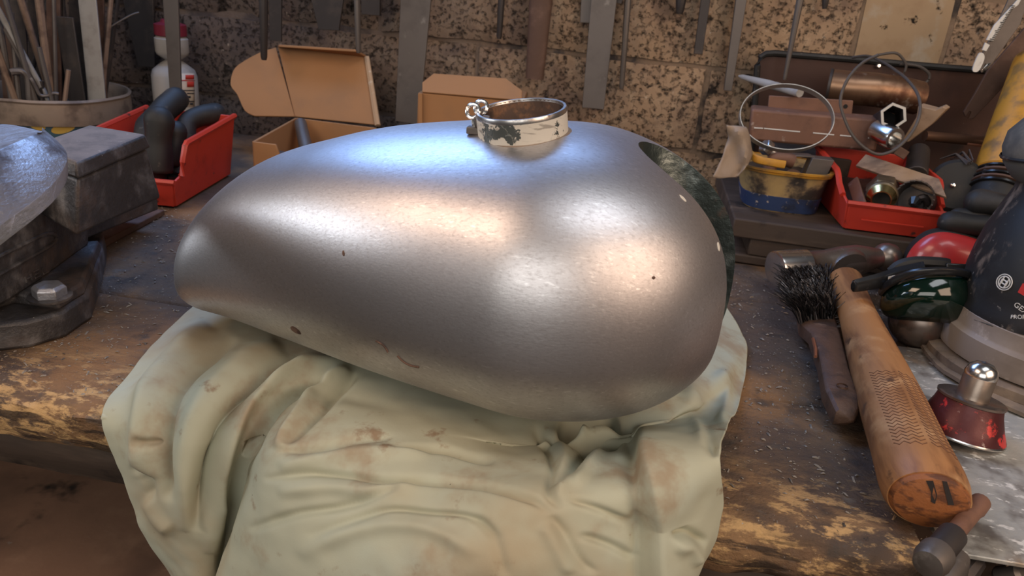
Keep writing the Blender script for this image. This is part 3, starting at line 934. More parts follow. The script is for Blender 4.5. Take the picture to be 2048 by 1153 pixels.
# keep the strip under the tank calm
ty = np.linspace(0, 1, NT)[:, None]
disp *= np.clip((ty - 0.05) * 9, 0.05, 1)
P3 = G + N_ * disp[..., None]
for _ in range(4):                      # relax, so that no fold cuts into itself
    Q = P3.copy()
    Q[1:-1, 1:-1] = 0.5 * P3[1:-1, 1:-1] + 0.125 * (P3[:-2, 1:-1] + P3[2:, 1:-1] + P3[1:-1, :-2] + P3[1:-1, 2:])
    P3 = Q
for p in P3.reshape(-1, 3):
    dz_, dy_ = 0.0035 - p[2], p[1] - (YF - 0.011)
    if dz_ > 0 and dy_ > 0:
        if dz_ < dy_:
            p[2] = 0.0035
        else:
            p[1] = YF - 0.011
cl = MB()
cl.v = [Vector(p) for p in P3.reshape(-1, 3)]
cl.f = [(i * NU + j, i * NU + j + 1, (i + 1) * NU + j + 1, (i + 1) * NU + j) for i in range(NT - 1) for j in range(NU - 1)]
cl.m = [0] * len(cl.f)
clo = cl.build('drop_cloth', M['cloth'], sharp=3.0, fix=True)
md = clo.modifiers.new('thickness', 'SOLIDIFY')
md.thickness = 0.0012
md.offset = -1.0
tag(clo, 'stained sage green cotton cloth draped under the fuel tank and over the bench edge', 'cloth')
# ------------------------------------------------------------------ bench vise, bottom left
vise = thing('bench_vise', (-0.50, 0.56, 0.0), 'heavy dusty cast iron bench vise bolted at the left of the bench', 'vise')


def zs(pts, z):
    return [at(x, y, z=z) for x, y in pts]


# swivel base flange: lower plate and raised boss
out_px = [(-60, 742), (-10, 706), (60, 698), (133, 676), (166, 652), (185, 640), (200, 590), (214, 530), (215, 505), (205, 484), (120, 520), (-60, 600)]
lo = [at(x, y, z=0.0) for x, y in out_px]
ctr = sum(lo, Vector()) / len(lo)
hi = [ctr + (p - ctr) * 0.965 + Vector((0, 0, 0.021)) for p in lo]
fb = MB()
fb.prism(lo, hi)
fb.build('base_flange', M['cast_iron'], vise, bevel=0.003)
boss_px = [(-80, 660), (-10, 622), (28, 610), (119, 621), (170, 590), (196, 520), (205, 496), (150, 500), (60, 540), (-80, 600)]
bz = 0.0205
lo = [at(x, y, z=bz) + Vector((0, 0, 0.0)) for x, y in boss_px]
ctr = sum(lo, Vector()) / len(lo)
bo = MB()
bo.prism(lo, [ctr + (p - ctr) * 0.95 + Vector((0, 0, 0.009)) for p in lo])
bo.build('clamp_boss', M['cast_iron'], vise, bevel=0.002)
# bolt and washer
bp = at(101, 596, z=0.029)
bm_ = MB()
bm_.lathe([(0.0145, 0), (0.0150, 0.001), (0.0150, 0.0022), (0.006, 0.0026)], bp, seg=28)
wsh = bm_.build('washer', M['cast_iron'], vise)
bh = MB()
bh.lathe([(0.0118, 0.002), (0.0118, 0.0085), (0.0095, 0.0108), (0.004, 0.0112)], bp, seg=6, ref=Vector((0.6, 1, 0)))
bh.build('bolt', M['vise_bright'], wsh, bevel=0.0006)
# body: upright casting rising from the boss, face toward us
body = MB()
f0 = [at(-120, 668, z=0.028), at(10, 610, z=0.028), at(70, 572, z=0.028), at(150, 512, z=0.028), at(176, 494, z=0.028)]
back = [p + Vector((-0.05, 0.045, 0)) for p in f0]
ring0 = f0 + back[::-1]
R = []
for k, (z, s_) in enumerate([(0.0, 0.0), (0.012, 0.004), (0.035, 0.007), (0.062, 0.006), (0.075, 0.0)]):
    R.append([p + Vector((-0.3 * s_, s_, z)) for p in f0] + [p + Vector((0, 0, z)) for p in back[::-1]])
body.rows(R, True, True)
bodyo = body.build('body', M['cast_iron'], vise, bevel=0.003)
BV = body.bvh()


def on_body(px, py):
    loc, n, _, _ = BV.ray_cast(CC, ray(px, py).normalized())
    return (loc, n) if loc else (at(px, py, Y=f0[1].y), Vector((0, -1, 0)))


# raised oval nameplate border with cast lettering worn to lumps
oval = [(-40, 570), (0, 548), (40, 525), (90, 498), (108, 484), (111, 474), (103, 468), (85, 471), (40, 492), (0, 512), (-40, 535)]
pp = []
for x, y in oval:
    l, n = on_body(x, y)
    pp.append(l + n * 0.0004)
ov = MB()
ov.tube(smooth_path(pp, 4), 0.0017, 8)
ov.build('oval_border', M['cast_iron'], bodyo)


def letter_strokes(mb, word, px0, py0, dx, dy, ux, uy, hook, r):
    """simple stroke capitals laid on a surface along a pixel direction"""
    GL = {'H': [[(0, 0), (0, 1)], [(.6, 0), (.6, 1)], [(0, .5), (.6, .5)]], 'E': [[(.6, 0), (0, 0), (0, 1), (.6, 1)], [(0, .5), (.5, .5)]],
          'L': [[(0, 1), (0, 0), (.6, 0)]], 'I': [[(.3, 0), (.3, 1)]]}
    for i, ch in enumerate(word):
        for st in GL[ch]:
            q = []
            for a, b in st:
                l, n = hook(px0 + dx * (i + a) + ux * b, py0 + dy * (i + a) + uy * b)
                q.append(l + n * 0.0003)
            mb.tube(q, r, 6)


lt = MB()
letter_strokes(lt, 'HEL', 52, 566, 17, -8.5, -3, -13, on_body, 0.0009)
lt.build('cast_letters', M['cast_iron'], bodyo)

# moving slide beam running away to the right, with open slots below the block
sl = MB()
a0, a1 = at(120, 500, z=0.035), at(318, 420, z=0.0215)
dirv = (a1 - a0).normalized()
side = Vector((-dirv.y, dirv.x, 0)).normalized()
sl.hexa([a0, a1, a1 + side * 0.07, a0 + side * 0.07, a0 + Vector((0, 0, .012)), a1 + Vector((0, 0, .018)), a1 + side * 0.07 + Vector((0, 0, .018)), a0 + side * 0.07 + Vector((0, 0, .012))])
sl.build('slide_beam', M['cast_iron'], vise, bevel=0.002)
rb = MB()
r0, r1 = at(150, 520, z=0.004), at(330, 425, z=0.003)
rb.hexa([r0 - Vector((0, 0, .004)), r1 - Vector((0, 0, .003)), r1 + side * 0.03 - Vector((0, 0, .003)), r0 + side * 0.03 - Vector((0, 0, .004)), r0 + Vector((0, 0, .004)), r1 + Vector((0, 0, .003)), r1 + side * 0.03 + Vector((0, 0, .003)), r0 + side * 0.03 + Vector((0, 0, .004))])
rb.build('lower_rail', M['rust'], vise, bevel=0.001)

# slide block with a flat dusty top
ZB = 0.132
tp = zs([(152, 324), (291, 268), (178, 249), (60, 290)], ZB)
bt = [at(150, 482, z=0.045), at(325, 400, z=0.032)]
dv = (tp[1] - tp[0])
lowz = 0.036
low = [Vector((p.x, p.y, lowz)) + (Vector((0.004, -0.006, 0)) if i < 2 else Vector((0, 0.0, 0))) for i, p in enumerate(tp)]
# face leans out a little at the lower right like the casting does
low[0] = at(152, 474, Y=tp[0].y - 0.004)
low[1] = at(324, 397, Y=tp[1].y + 0.004)
low[2] = Vector((tp[2].x, tp[2].y, low[1].z))
low[3] = Vector((tp[3].x, tp[3].y, low[0].z))
sb = MB()
mid = [Vector((p.x, p.y, ZB - 0.012)) for p in tp]
sb.prism(low, mid)
sb.build('slide_block', M['cast_iron'], vise, bevel=0.003)
cap = MB()
grow = [p + (p - sum(tp, Vector()) / 4).normalized() * 0.004 for p in tp]
cap.prism([p - Vector((0, 0, 0.0122)) for p in grow], tp, mtop=1)
cap.build('slide_top', [M['cast_iron'], M['vise_top']], vise, bevel=0.0025)

# big rounded jaw head: flat top facet, sloping worn face, thick rim
ja = MB()
rim_px = [(-160, 560), (-60, 500), (0, 452), (60, 408), (105, 370), (128, 338), (135, 314), (128, 296), (112, 280), (88, 262)]
fac_px = [(-170, 420), (-90, 352), (-30, 318), (0, 300), (30, 286), (50, 277), (62, 272), (72, 268), (78, 266), (84, 263)]
rim = smooth_path([at(x, y, z=0.140 + 0.0035 * min(i, 6)) for i, (x, y) in enumerate(rim_px)], 4)
fac = smooth_path([at(x, y, z=0.174) for x, y in fac_px], 4)
bk = smooth_path([at(x, y, z=0.1722) for x, y in [(-170, 330), (-90, 288), (-30, 257), (0, 249), (25, 250), (40, 253), (55, 256), (68, 259), (76, 261), (84.5, 262.6)]], 4)
midl = [a.lerp(b, 0.5) + Vector((0.000, 0.0, 0.0022)) for a, b in zip(rim, fac)]
rim_in = [a.lerp(b, 0.16) + Vector((0, 0, 0.0012)) for a, b in zip(rim, fac)]
under = [p + Vector((-0.002, 0.001, -0.010)) for p in rim]
deep = [p + Vector((-0.045, 0.030, -0.030)) for p in rim]
ja.rows([bk, fac, midl, rim_in, rim, under, deep], closed=False, cap=False)
nrow = len(fac)
ja.f.append(tuple(k * nrow for k in range(7)))
ja.m.append(0)
ja.f.append(tuple(k * nrow + nrow - 1 for k in range(7))[::-1])
ja.m.append(0)
ja.rows([deep, bk], closed=False, cap=False)
ja.build('jaw_head', M['vise_bright'], vise, sharp=0.5, bevel=0.002)

# ------------------------------------------------------------------ paint tin full of rods
BC = Vector((at(111, 200, Y=0.985).x, 0.985, 0))
HV = Vector((-BC.x, -BC.y, 0)).normalized()          # from the tin towards the viewer


def att(px, py, dy):
    """point seen at a pixel, on the upright plane dy behind the tin's centre"""
    d = ray(px, py)
    t = (-dy - (CC - BC).dot(HV)) / d.dot(HV)
    return CC + d * t


zr = att(111, 202, -0.098).z
tin = thing('paint_tin', tuple(BC), 'old blue paint tin with a tarnished rim crammed with metal rods', 'tin')
tb = MB()
tb.lathe([(0.093, 0.0), (0.093, zr - 0.03), (0.091, zr - 0.03), (0.091, 0.003), (0.001, 0.003)], BC, seg=48, cap=False)
tinb = tb.build('body', M['tin_blue'], tin)
tr = MB()
RT = 0.099
tr.lathe([(0.0935, zr - 0.036), (RT, zr - 0.035), (RT + 0.001, zr - 0.020), (RT, zr - 0.006), (RT + 0.002, zr - 0.003), (RT, zr), (RT - 0.002, zr - 0.001), (RT - 0.005, zr - 0.008), (0.0935, zr - 0.03)], BC, seg=64, cap=False)
jitter(tr, 0.0012, 30)
tr.build('rim_band', M['tin_rim'], tin)
tbv = tb.bvh()
for px, py, rx, ry, rot in ((72, 248, 0.012, 0.0075, -0.5), (127, 257, 0.0155, 0.0065, 0.25), (20, 262, 0.013, 0.007, 0.2), (175, 268, 0.012, 0.006, 0.1)):
    l, n, _, _ = tbv.ray_cast(CC, ray(px, py).normalized())
    if not l:
        continue
    u = Vector((-n.y, n.x, 0)).normalized()
    v = Vector((0, 0, 1))
    sp = MB()
    ring = []
    for k in range(18):
        a = 2 * PI * k / 18
        d = u * (rx * math.cos(a) * math.cos(rot) - ry * math.sin(a) * math.sin(rot)) + v * (rx * math.cos(a) * math.sin(rot) + ry * math.sin(a) * math.cos(rot))
        q = l + d
        rad = Vector((q.x - BC.x, q.y - BC.y, 0)).normalized()
        ring.append(Vector((BC.x, BC.y, q.z)) + rad * 0.0934)
    sp.rows([[p - (p - BC) * 0.004 for p in ring], ring], True, True)
    sp.build('yellow_spot', M['tin_yellow'], tinb)

# rods: (kind, top px, px at rim, depth offset, width mm, material, label)
def rod(name, pts, r, m, label, group=None, flat=None, seg=8, ref=Vector((0, -1, 0))):
    mb = MB()
    mb.tube(pts, r, seg, flat=flat, ref=ref)
    return tag(mb.build(name, m), label, 'bar' if 'bar' in name else 'rod', group)


def in_tin(top, rim, dy, dyt=None, z0=0.012, pad=0.004):
    """a straight rod seen passing two pixels, standing in the tin; dy is its depth from the tin's centre at the rim"""
    q = att(*rim, dy) - BC
    lat = (q - HV * q.dot(HV))
    lat.z = 0
    dx = lat.length + pad
    dy = max(dy, -math.sqrt(max(0.080 ** 2 - dx * dx, 0)))
    if dyt is not None:
        dyt = max(dyt, dy - 0.02)
    a = att(*rim, dy)
    b = att(*top, dy if dyt is None else dyt)
    d = (b - a).normalized()
    foot = a - d * ((a.z - z0) / d.z)
    lim = Vector((foot.x - BC.x, foot.y - BC.y, 0))
    if lim.length > 0.080:
        lim = lim.normalized() * 0.080
        foot = Vector((BC.x + lim.x, BC.y + lim.y, z0))
    return foot, a, b


def flatbar(top, rim, dy, wd, th, m, label, up=0.16):
    f, a, b = in_tin(top, rim, dy, pad=wd / 2)
    d = (b - a).normalized()
    e = b + d * up
    mb = MB()
    u = (CR - d * CR.dot(d)).normalized()
    n = d.cross(u)
    R = []
    for p in (f, a, e):
        R.append([p + u * sx * wd / 2 + n * sy * th / 2 for sx, sy in ((-1, -1), (1, -1), (1, 1), (-1, 1))])
    mb.rows(R, True, True)
    return tag(mb.build('flat_bar', m, bevel=0.0006), label, 'bar')


def roundrod(top, rim, dy, r, m, label, up=0.16, ends=True, dyt=None):
    f, a, b = in_tin(top, rim, dy, dyt)
    e = b + (b - a).normalized() * up
    return rod('metal_rod', [f, a, e], r, m, label)


flatbar((175, 0), (193, 182), -0.055, 0.0245, 0.003, M['steel_pale'], 'widest pale galvanised flat bar at the right of the paint tin')
flatbar((130, 40), (152, 186), -0.045, 0.0235, 0.003, M['steel_dark'], 'dark brown flat bar with a ragged notched top, beside the pale flat bar', up=0.004)
flatbar((107, 0), (110, 190), -0.03, 0.0185, 0.004, M['rust'], 'rusty flat bar in the middle of the paint tin')
flatbar((122, 0), (125, 190), -0.02, 0.0100, 0.004, M['steel_dark'], 'narrow dark flat bar behind the middle rusty one in the tin')
flatbar((200, 0), (206, 178), -0.02, 0.0115, 0.003, M['rust'], 'brown strip tucked behind the pale flat bar')
flatbar((35, 0), (45, 192), -0.02, 0.0200, 0.004, M['steel_dark'], 'broad dark flat bar at the left of the paint tin')
flatbar((68, 0), (72, 190), 0.015, 0.0160, 0.004, M['steel_dark'], 'dark bar leaning behind the thin rods of the tin')
flatbar((152, 0), (160, 185), 0.01, 0.0200, 0.003, M['steel_dark'], 'dark strip half hidden behind the notched flat bar')
flatbar((5, 0), (20, 192), 0.02, 0.0180, 0.004, M['rust'], 'brown bar at the outer left of the paint tin')
roundrod((222, 0), (206, 175), -0.035, 0.0034, M['rod_rust'], 'tan rusty rod leaning right at the edge of the paint tin')
roundrod((236, 0), (213, 172), -0.01, 0.0028, M['steel_dark'], 'dark rod leaning furthest right out of the paint tin')
roundrod((78, 0), (92, 110), -0.055, 0.0052, M['rod_rust'], 'thick pale tan rod bending past the centre of the tin')
roundrod((45, 10), (70, 90), -0.035, 0.0046, M['rod_rust'], 'tan rod crossing behind the thick pale one')
roundrod((0, 26), (30, 80), -0.075, 0.0038, M['steel_pale'], 'bright thin rod slanting in from the top left of the tin', up=0.02)
roundrod((35, 80), (68, 190), -0.078, 0.0034, M['steel_grey'], 'grey rod slanting down to the front rim of the tin', up=0.05)
roundrod((0, 55), (22, 190), -0.082, 0.0040, M['steel_grey'], 'grey rod at the left front of the tin', up=0.04)
roundrod((0, 115), (28, 192), -0.088, 0.0042, M['rod_rust'], 'short orange-tan rod low at the left of the tin', up=0.02)
roundrod((22, 28), (25, 60), -0.060, 0.0036, M['steel_grey'], 'upright rod with a flat bright cut end', up=0.002)
roundrod((11, 60), (30, 95), -0.070, 0.0030, M['steel_grey'], 'small rod with a shiny square end', up=0.002)
roundrod((137, 140), (131, 190), -0.080, 0.0030, M['rod_rust'], 'short thin straw coloured rod at the front of the tin', up=0.0)
roundrod((82, 110), (100, 185), -0.080, 0.0030, M['steel_grey'], 'thin grey rod between centre and front rim of the tin', up=0.01)
roundrod((108, 15), (112, 185), -0.060, 0.0026, M['steel_grey'], 'thin upright grey rod before the rusty flat bar')
roundrod((83, 162), (84, 190), -0.070, 0.0034, M['steel_dark'], 'stubby dark rod barely higher than the tin rim', up=0.0)
roundrod((95, 0), (70, 120), 0.0, 0.0030, M['steel_dark'], 'dark rod crossing to the left behind the bars')
# bent hook rod and curled wire
hp = [att(x, y, -0.074) for x, y in [(22, 145), (30, 143), (44, 143), (54, 150), (58, 165), (60, 195)]]
f = Vector((hp[-1].x, hp[-1].y + 0.004, 0.012))
rod('hooked_rod', smooth_path(hp, 5) + [f], 0.0048, M['steel_grey'], 'grey rod bent over into a hook above the tin rim')
wp = [att(x, y, -0.080) for x, y in [(64, 160), (72, 176), (80, 190), (95, 192), (106, 187), (117, 188)]]
rod('curled_wire', smooth_path([Vector((wp[0].x, wp[0].y + 0.02, 0.05))] + wp, 5), 0.0022, M['steel_grey'], 'curled wire lying along the front rim of the tin')
wp = [att(x, y, -0.02) for x, y in [(212, 60), (235, 45), (262, 30), (278, 25)]]
rod('thin_wire', [Vector((wp[0].x - 0.02, wp[0].y, 0.05))] + smooth_path(wp, 4), 0.0012, M['steel_grey'], 'thin wire sticking out sideways to the right of the tin')

# ------------------------------------------------------------------ white bottle behind the left red bin
bc = at(353, 200, Y=1.085)
bot = thing('spray_bottle', (bc.x, bc.y, 0.0), 'white plastic bottle with a dark red cap and red printed label, behind the left bin', 'bottle')
k = at(352, 0, Y=1.085)
def zat(py):
    return at(352, py, Y=1.085).z
mm = 0.00075
bb = MB()
bo_ = (bc.x, bc.y, 0)
zb = zat(218)
bb.lathe([(0.031, 0.0), (0.033, 0.003), (0.033, zat(152)), (0.030, zat(140)), (0.019, zat(128)), (0.010, zat(120))], bo_, seg=32)
bb.build('body', M['white_plastic'], bot)
bn = MB()
bn.lathe([(0.010, zat(121)), (0.022, zat(110)), (0.024, zat(104)), (0.024, zat(78)), (0.020, zat(73))], bo_, seg=28)
bn.build('collar', M['white_plastic'], bot)
bn = MB()
bn.lathe([(0.021, zat(73)), (0.023, zat(71)), (0.023, zat(50)), (0.014, zat(46)), (0.012, zat(40))], bo_, seg=28)
bn.build('cap', M['dark_red_cap'], bot)


UPV = Vector((0, 0, 1))


def wrap(px0, py0, px1, py1, rad, m, name, parent, n=6):
    mb = MB()
    R = []
    h = Vector((-bc.x, -bc.y, 0)).normalized()
    l = Vector((-h.y, h.x, 0))
    c0_ = Vector((bc.x, bc.y, 0))
    for py in (py0, py1):
        row = []
        for q in range(n + 1):
            d = ray(px0 + (px1 - px0) * q / n, py)
            depth = rad * 0.7
            for _ in range(6):
                p = CC + d * ((depth - (CC - c0_).dot(h)) / d.dot(h))
                lat = max(-rad * 0.99, min(rad * 0.99, (p - c0_).dot(l)))
                depth = math.sqrt(rad * rad - lat * lat)
            row.append(c0_ + l * lat + h * depth + UPV * p.z)
        R.append(row)
    mb.rows(R, closed=False, cap=False)
    o = mb.build(name, m, parent, fix=False)
    md = o.modifiers.new('thick', 'SOLIDIFY')
    md.thickness = 0.0004
    return o


wrap(360, 147, 389, 214, 0.0332, M['label_white'], 'label', bot)
for q in ((371, 150, 388, 159), (360, 160, 389, 162), (374, 163, 388, 174)):
    wrap(*q, 0.0348, M['print_red'], 'red_emblem', bot)
for q in ((362, 180, 389, 182), (374, 186, 388, 188), (374, 192, 381, 196), (370, 202, 388, 204), (380, 206, 386, 210), (372, 208, 376, 210)):
    wrap(*q, 0.0348, M['print_black'], 'black_mark', bot)
# ------------------------------------------------------------------ open storage bins
def make_bin(t, fl, fr, dep, hl, hb, m, curve=0.03, th=0.003, lipw=0.006):
    """fl, fr: front bottom corners; dep: vector to the back; hl lip height; hb wall height"""
    wv = fr - fl
    up = Vector((0, 0, 1))
    wn, dn = wv.normalized(), dep.normalized()
    b = MB()
    b.plate([fl + up * th, fr + up * th, fr + dep + up * th, fl + dep + up * th], th)
    b.build('bin_floor', m, t)
    D = dep.length
    prof = [(0, 0), (-0.008, hl), (0.010, hl + 0.004), (curve * 0.75, hl + 0.4 * (hb - hl)), (curve, hb * 0.86), (curve * 1.15, hb * 0.90), (D, hb), (D, 0)]
    for p0, sg in ((fl, -1), (fr, 1)):
        flare = wn * sg * 0.010
        pts = [p0 + dn * d + up * h + flare * (h / hb) for d, h in prof]
        s = MB()
        s.plate(pts, th)
        so = s.build('side_wall', m, t, bevel=0.0008)
        rm = MB()
        rm.tube([p + wn * sg * 0.0015 for p in pts[2:7]], 0.0035, 6)
        rm.build('rolled_rim', m, so)
    bk = MB()
    bk.plate([fl + dep - wn * 0.0, fr + dep, fr + dep + up * hb + wn * 0.010, fl + dep + up * hb - wn * 0.010], th)
    bk.build('back_wall', m, t, bevel=0.0008)
    fp = MB()
    fo = -dn * 0.008
    fp.plate([fl, fr, fr + fo + up * hl + wn * 0.004, fl + fo + up * hl - wn * 0.004], th)
    fpo = fp.build('front_lip', m, t, bevel=0.0008)
    lp = MB()
    lp.tube([fl + fo + up * hl - wn * 0.006, fr + fo + up * hl + wn * 0.006], 0.0032, 6)
    lp.build('lip_bead', m, fpo)
    g = MB()
    a_, b_ = fl + (fr - fl) * 0.14 + fo * 0.75 + up * hl * 0.45 - dn * 0.002, fl + (fr - fl) * 0.86 + fo * 0.75 + up * hl * 0.45 - dn * 0.002
    g.tube([a_, b_], 0.0009, 5)
    g.build('label_ledge', m, fpo)


# left red bin
fr = at(350, 413, z=0.002)
back = at(459, 348, z=0.002)
dep = back - fr
wn = Vector((-dep.y, dep.x, 0)).normalized()
fl = fr + wn * 0.092
redL = thing('storage_bin', tuple((fl + fr) / 2), 'red plastic open front bin behind the vise, holding black gloves', 'storage bin', None)
hbL = at(443, 232, Y=back.y).z
hlL = at(318, 398, Y=fr.y).z * 0.9
make_bin(redL, fl, fr, dep, 0.030, hbL, M['red_plastic'], curve=0.016)
hol = MB()
hs, hn = at(425, 266, Y=back.y - 0.03), wn
hol.lathe([(0.004, -0.001), (0.004, 0.0028), (0.0018, 0.0032)], hs - wn * 0.006, axis=-wn, seg=12)
hol.build('hole', M['black_hole'], redL)


def glove(name, loc, fingers, palm, label, m):
    g = thing(name, loc, label, 'glove')
    if palm:
        p = MB()
        p.tube(smooth_path(palm[0], 5), [palm[1] * (1 - 0.12 * math.cos(6 * k / (len(palm[0]) * 5))) for k in range(len(palm[0]) * 5 - 4)], 14, flat=0.62)
        p.build('palm', m, g)
    for pts, r in fingers:
        P = smooth_path(pts, 6)
        n = len(P)
        rr = [r * (0.98 + 0.06 * math.sin(9 * k / n)) for k in range(n)]
        d = (P[-1] - P[-2]).normalized()
        for a in (0.35, 0.7, 0.95):
            P.append(P[n - 1] + d * r * a)
            rr.append(r * math.sqrt(max(1 - a * a, 0.03)))
        f_ = MB()
        f_.tube(P, rr, 12)
        jitter(f_, 0.0012, 50, r * 900)
        f_.build('finger', m, g, sharp=2)
    return g


c = (fl + fr) / 2 + dep * 0.35
def Lp(x, y, Y):
    return at(x, y, Y=Y)
glove('rubber_glove', (c.x, c.y, 0.004), [
    ([Lp(300, 330, 0.80), Lp(296, 262, 0.82), Lp(320, 228, 0.85), Lp(352, 200, 0.88)], 0.0155),
    ([Lp(318, 345, 0.79), Lp(316, 290, 0.795), Lp(319, 240, 0.80)], 0.0160)],
    ([Lp(318, 380, 0.80), Lp(310, 345, 0.80), Lp(305, 310, 0.80)], 0.019), 'black rubber glove with two thick fingers standing up in the left red bin', M['black_rubber'])
glove('rubber_glove', (c.x + 0.05, c.y, 0.004), [
    ([Lp(345, 330, 0.82), Lp(350, 290, 0.825), Lp(352, 262, 0.83)], 0.0125),
    ([Lp(375, 300, 0.86), Lp(370, 262, 0.865), Lp(385, 238, 0.88), Lp(432, 226, 0.91)], 0.0130)],
    ([Lp(350, 370, 0.82), Lp(352, 345, 0.82), Lp(358, 320, 0.83)], 0.014), 'second black glove lower down against the right wall of the left red bin', M['black_rubber'])

# ------------------------------------------------------------------ cardboard boxes against the wall
fl = at(512, 352, z=0.004)
zt = None
f_l = at(507, 283, Y=0.86)
zt = f_l.z
f_l = at(507, 283, z=zt)
b_l = at(592, 236, z=zt)
b_r = at(752, 256, z=zt)
f_r = f_l + (b_r - b_l)
cb = thing('cardboard_box', tuple((f_l + b_r) / 2 * 1.0 - Vector((0, 0, zt))), 'open cardboard box with its lid standing against the wall', 'box')
dn0 = Vector((0, 0, -(zt - 0.002)))
t_ = 0.0035
for nm, a, b in (('side_panel', f_l, b_l), ('back_panel', b_l, b_r), ('side_panel', b_r, f_r)):
    s = MB()
    s.plate([a, b, b + dn0, a + dn0], t_)
    s.build(nm, M['card'], cb, bevel=0.0008)
s = MB()
e = f_l + (f_r - f_l) * 0.28
s.plate([f_l, e - (e - f_l) * 0.12, e - Vector((0, 0, 0.010)), e + dn0, f_l + dn0], t_)
s.build('front_flap', M['card'], cb, bevel=0.0008)
s = MB()
s.plate([f_l + dn0, b_l + dn0, b_r + dn0, f_r + dn0], t_)
s.build('box_floor', M['card'], cb)
lidY = b_l.y + 0.012
lid_px = [(590, 234), (757, 251), (733, 113), (556, 92)]
YL = [lidY, lidY, lidY + 0.05, lidY + 0.05]
L = [at(x, y, Y=Y) for (x, y), Y in zip(lid_px, YL)]
s = MB()
s.plate(L, t_)
s.build('lid', M['card'], cb, bevel=0.0008)
fpx = [(590, 234), (510, 233), (490, 222), (475, 190), (462, 172), (465, 148), (478, 130), (520, 106), (552, 96)]
fy = [lidY, lidY - 0.012, lidY - 0.012, lidY, lidY + 0.006, lidY + 0.012, lidY + 0.02, lidY + 0.036, lidY + 0.048]
s = MB()
s.plate(smooth_path([at(x, y, Y=Y - 0.002) for (x, y), Y in zip(fpx[1:], fy[1:])], 3) + [at(552, 96, Y=lidY + 0.046), at(590, 234, Y=lidY - 0.002)], t_)
s.build('lid_flap', M['card'], cb, bevel=0.0006)
s = MB()
s.plate([L[3] + Vector((0, 0, 0.0)), L[2], L[2] + Vector((-0.004, -0.030, 0.010)), L[3] + Vector((0.016, -0.030, 0.004))], t_)
s.build('lid_lip', M['card'], cb, bevel=0.0008)
s = MB()
s.tube([L[1] + Vector((0, -0.003, 0)), L[2] + Vector((0.002, -0.003, 0))], 0.0042, 6)
jitter(s, 0.0012, 90)
s.build('torn_edge', M['card_edge'], cb)
# contents: grey rod handle and dark lump
hd = MB()
p0, p1 = at(625, 300, Y=f_l.y + 0.05), at(601, 246, Y=b_l.y - 0.02)
p0.z = 0.006
hd.tube([p0, p0.lerp(p1, 0.5), p1], [0.0085, 0.0095, 0.0085], 12)
tag(hd.build('tool_handle', M['steel_grey']), 'dull grey tool handle leaning in the open cardboard box', 'tool handle')
gw = MB()
q = at(570, 290, Y=f_l.y + 0.06)
gw.hexa([q + Vector((dx, dy, 0.005 - q.z if k < 4 else -0.012 - 0.006 * (dx > 0))) for k in range(8) for dx, dy in (((-0.030, -0.020), (0.045, -0.015), (0.045, 0.020), (-0.020, 0.020))[k % 4],)])
tag(gw.build('steel_offcut', M['steel_grey'], bevel=0.004), 'dusty grey steel offcut lying in the open cardboard box', 'offcut')

Y2 = 1.00
c2 = thing('cardboard_box', tuple(at(940, 245, Y=Y2 + 0.03) * 1.0), 'smaller closed cardboard box behind the tank filler neck', 'box')
A = [at(836, 186, Y=Y2), at(1046, 204, Y=Y2)]
s = MB()
front = [Vector((A[0].x, Y2, 0.002)), Vector((A[1].x, Y2, 0.002)), A[1], A[0]]
bk2 = [p + Vector((-0.01, 0.10, 0.0)) for p in front]
s.hexa([front[0], front[1], bk2[1], bk2[0], front[3], front[2], bk2[2], bk2[3]])
s.build('carton', M['card'], c2, bevel=0.001)
fpx = [(845, 185), (845, 166), (868, 148), (1012, 158), (1044, 182), (1044, 202)]
s = MB()
s.plate([at(x, y, Y=Y2 - 0.003 + 0.0006 * max(0, 190 - y)) for x, y in fpx], 0.003)
s.build('lid_flap', M['card'], c2, bevel=0.0006)
s = MB()
s.plate([at(837, 187, Y=Y2 - 0.004), at(845, 187, Y=Y2 - 0.004), at(845, 300, Y=Y2 - 0.004), at(838, 300, Y=Y2 - 0.004)], 0.003)
s.build('corner_strip', M['card'], c2)

# ------------------------------------------------------------------ tools hanging on the wall
def hang(name, top, bot, w0, w1, th, m, label, cat, Y=YW - 0.030, kind='flat', group=None, tip=0.0):
    """hangs from the rail above the picture; top/bottom pixel centres, widths in px"""
    a, b = at(*top, Y=Y), at(*bot, Y=Y)
    d = (a - b).normalized()
    k = 0.00083
    top3 = a + d * ((0.555 - a.z) / d.z if a.z < 0.555 else 0)
    u, v, _ = frame(d, Vector((0, -1, 0)))
    R = []
    if kind == 'flat':
        for p, wd in ((b, w1), (b + d * 0.004, w1), (a, w0), (top3, w0)):
            R.append([p + u * sx * wd * k / 2 + v * sy * th / 2 for sx, sy in ((-1, -1), (1, -1), (1, 1), (-1, 1))])
        mb = MB()
        mb.rows(R, True, True)
        bev = 0.0006
    elif kind == 'half':
        for p, wd in ((b, w1), (a, w0), (top3, w0)):
            R.append([p + u * wd * k / 2 * math.cos(t) + v * th * math.sin(t) * (-1 if False else 1) for t in [PI * q / 8 for q in range(9)]] + [p + u * wd * k / 2 * -0.9 - v * 0.001, p + u * wd * k / 2 * 0.9 - v * 0.001])
        mb = MB()
        mb.rows(R, True, True)
        bev = 0
    else:
        mb = MB()
        r0, r1 = w0 * k / 2, w1 * k / 2
        mb.tube([top3, a, b + d * 0.004, b], [r0, r0, r1, r1 * 0.75], 10)
        bev = 0
    o = mb.build(name, m, bevel=bev)
    return tag(o, label, cat, group)


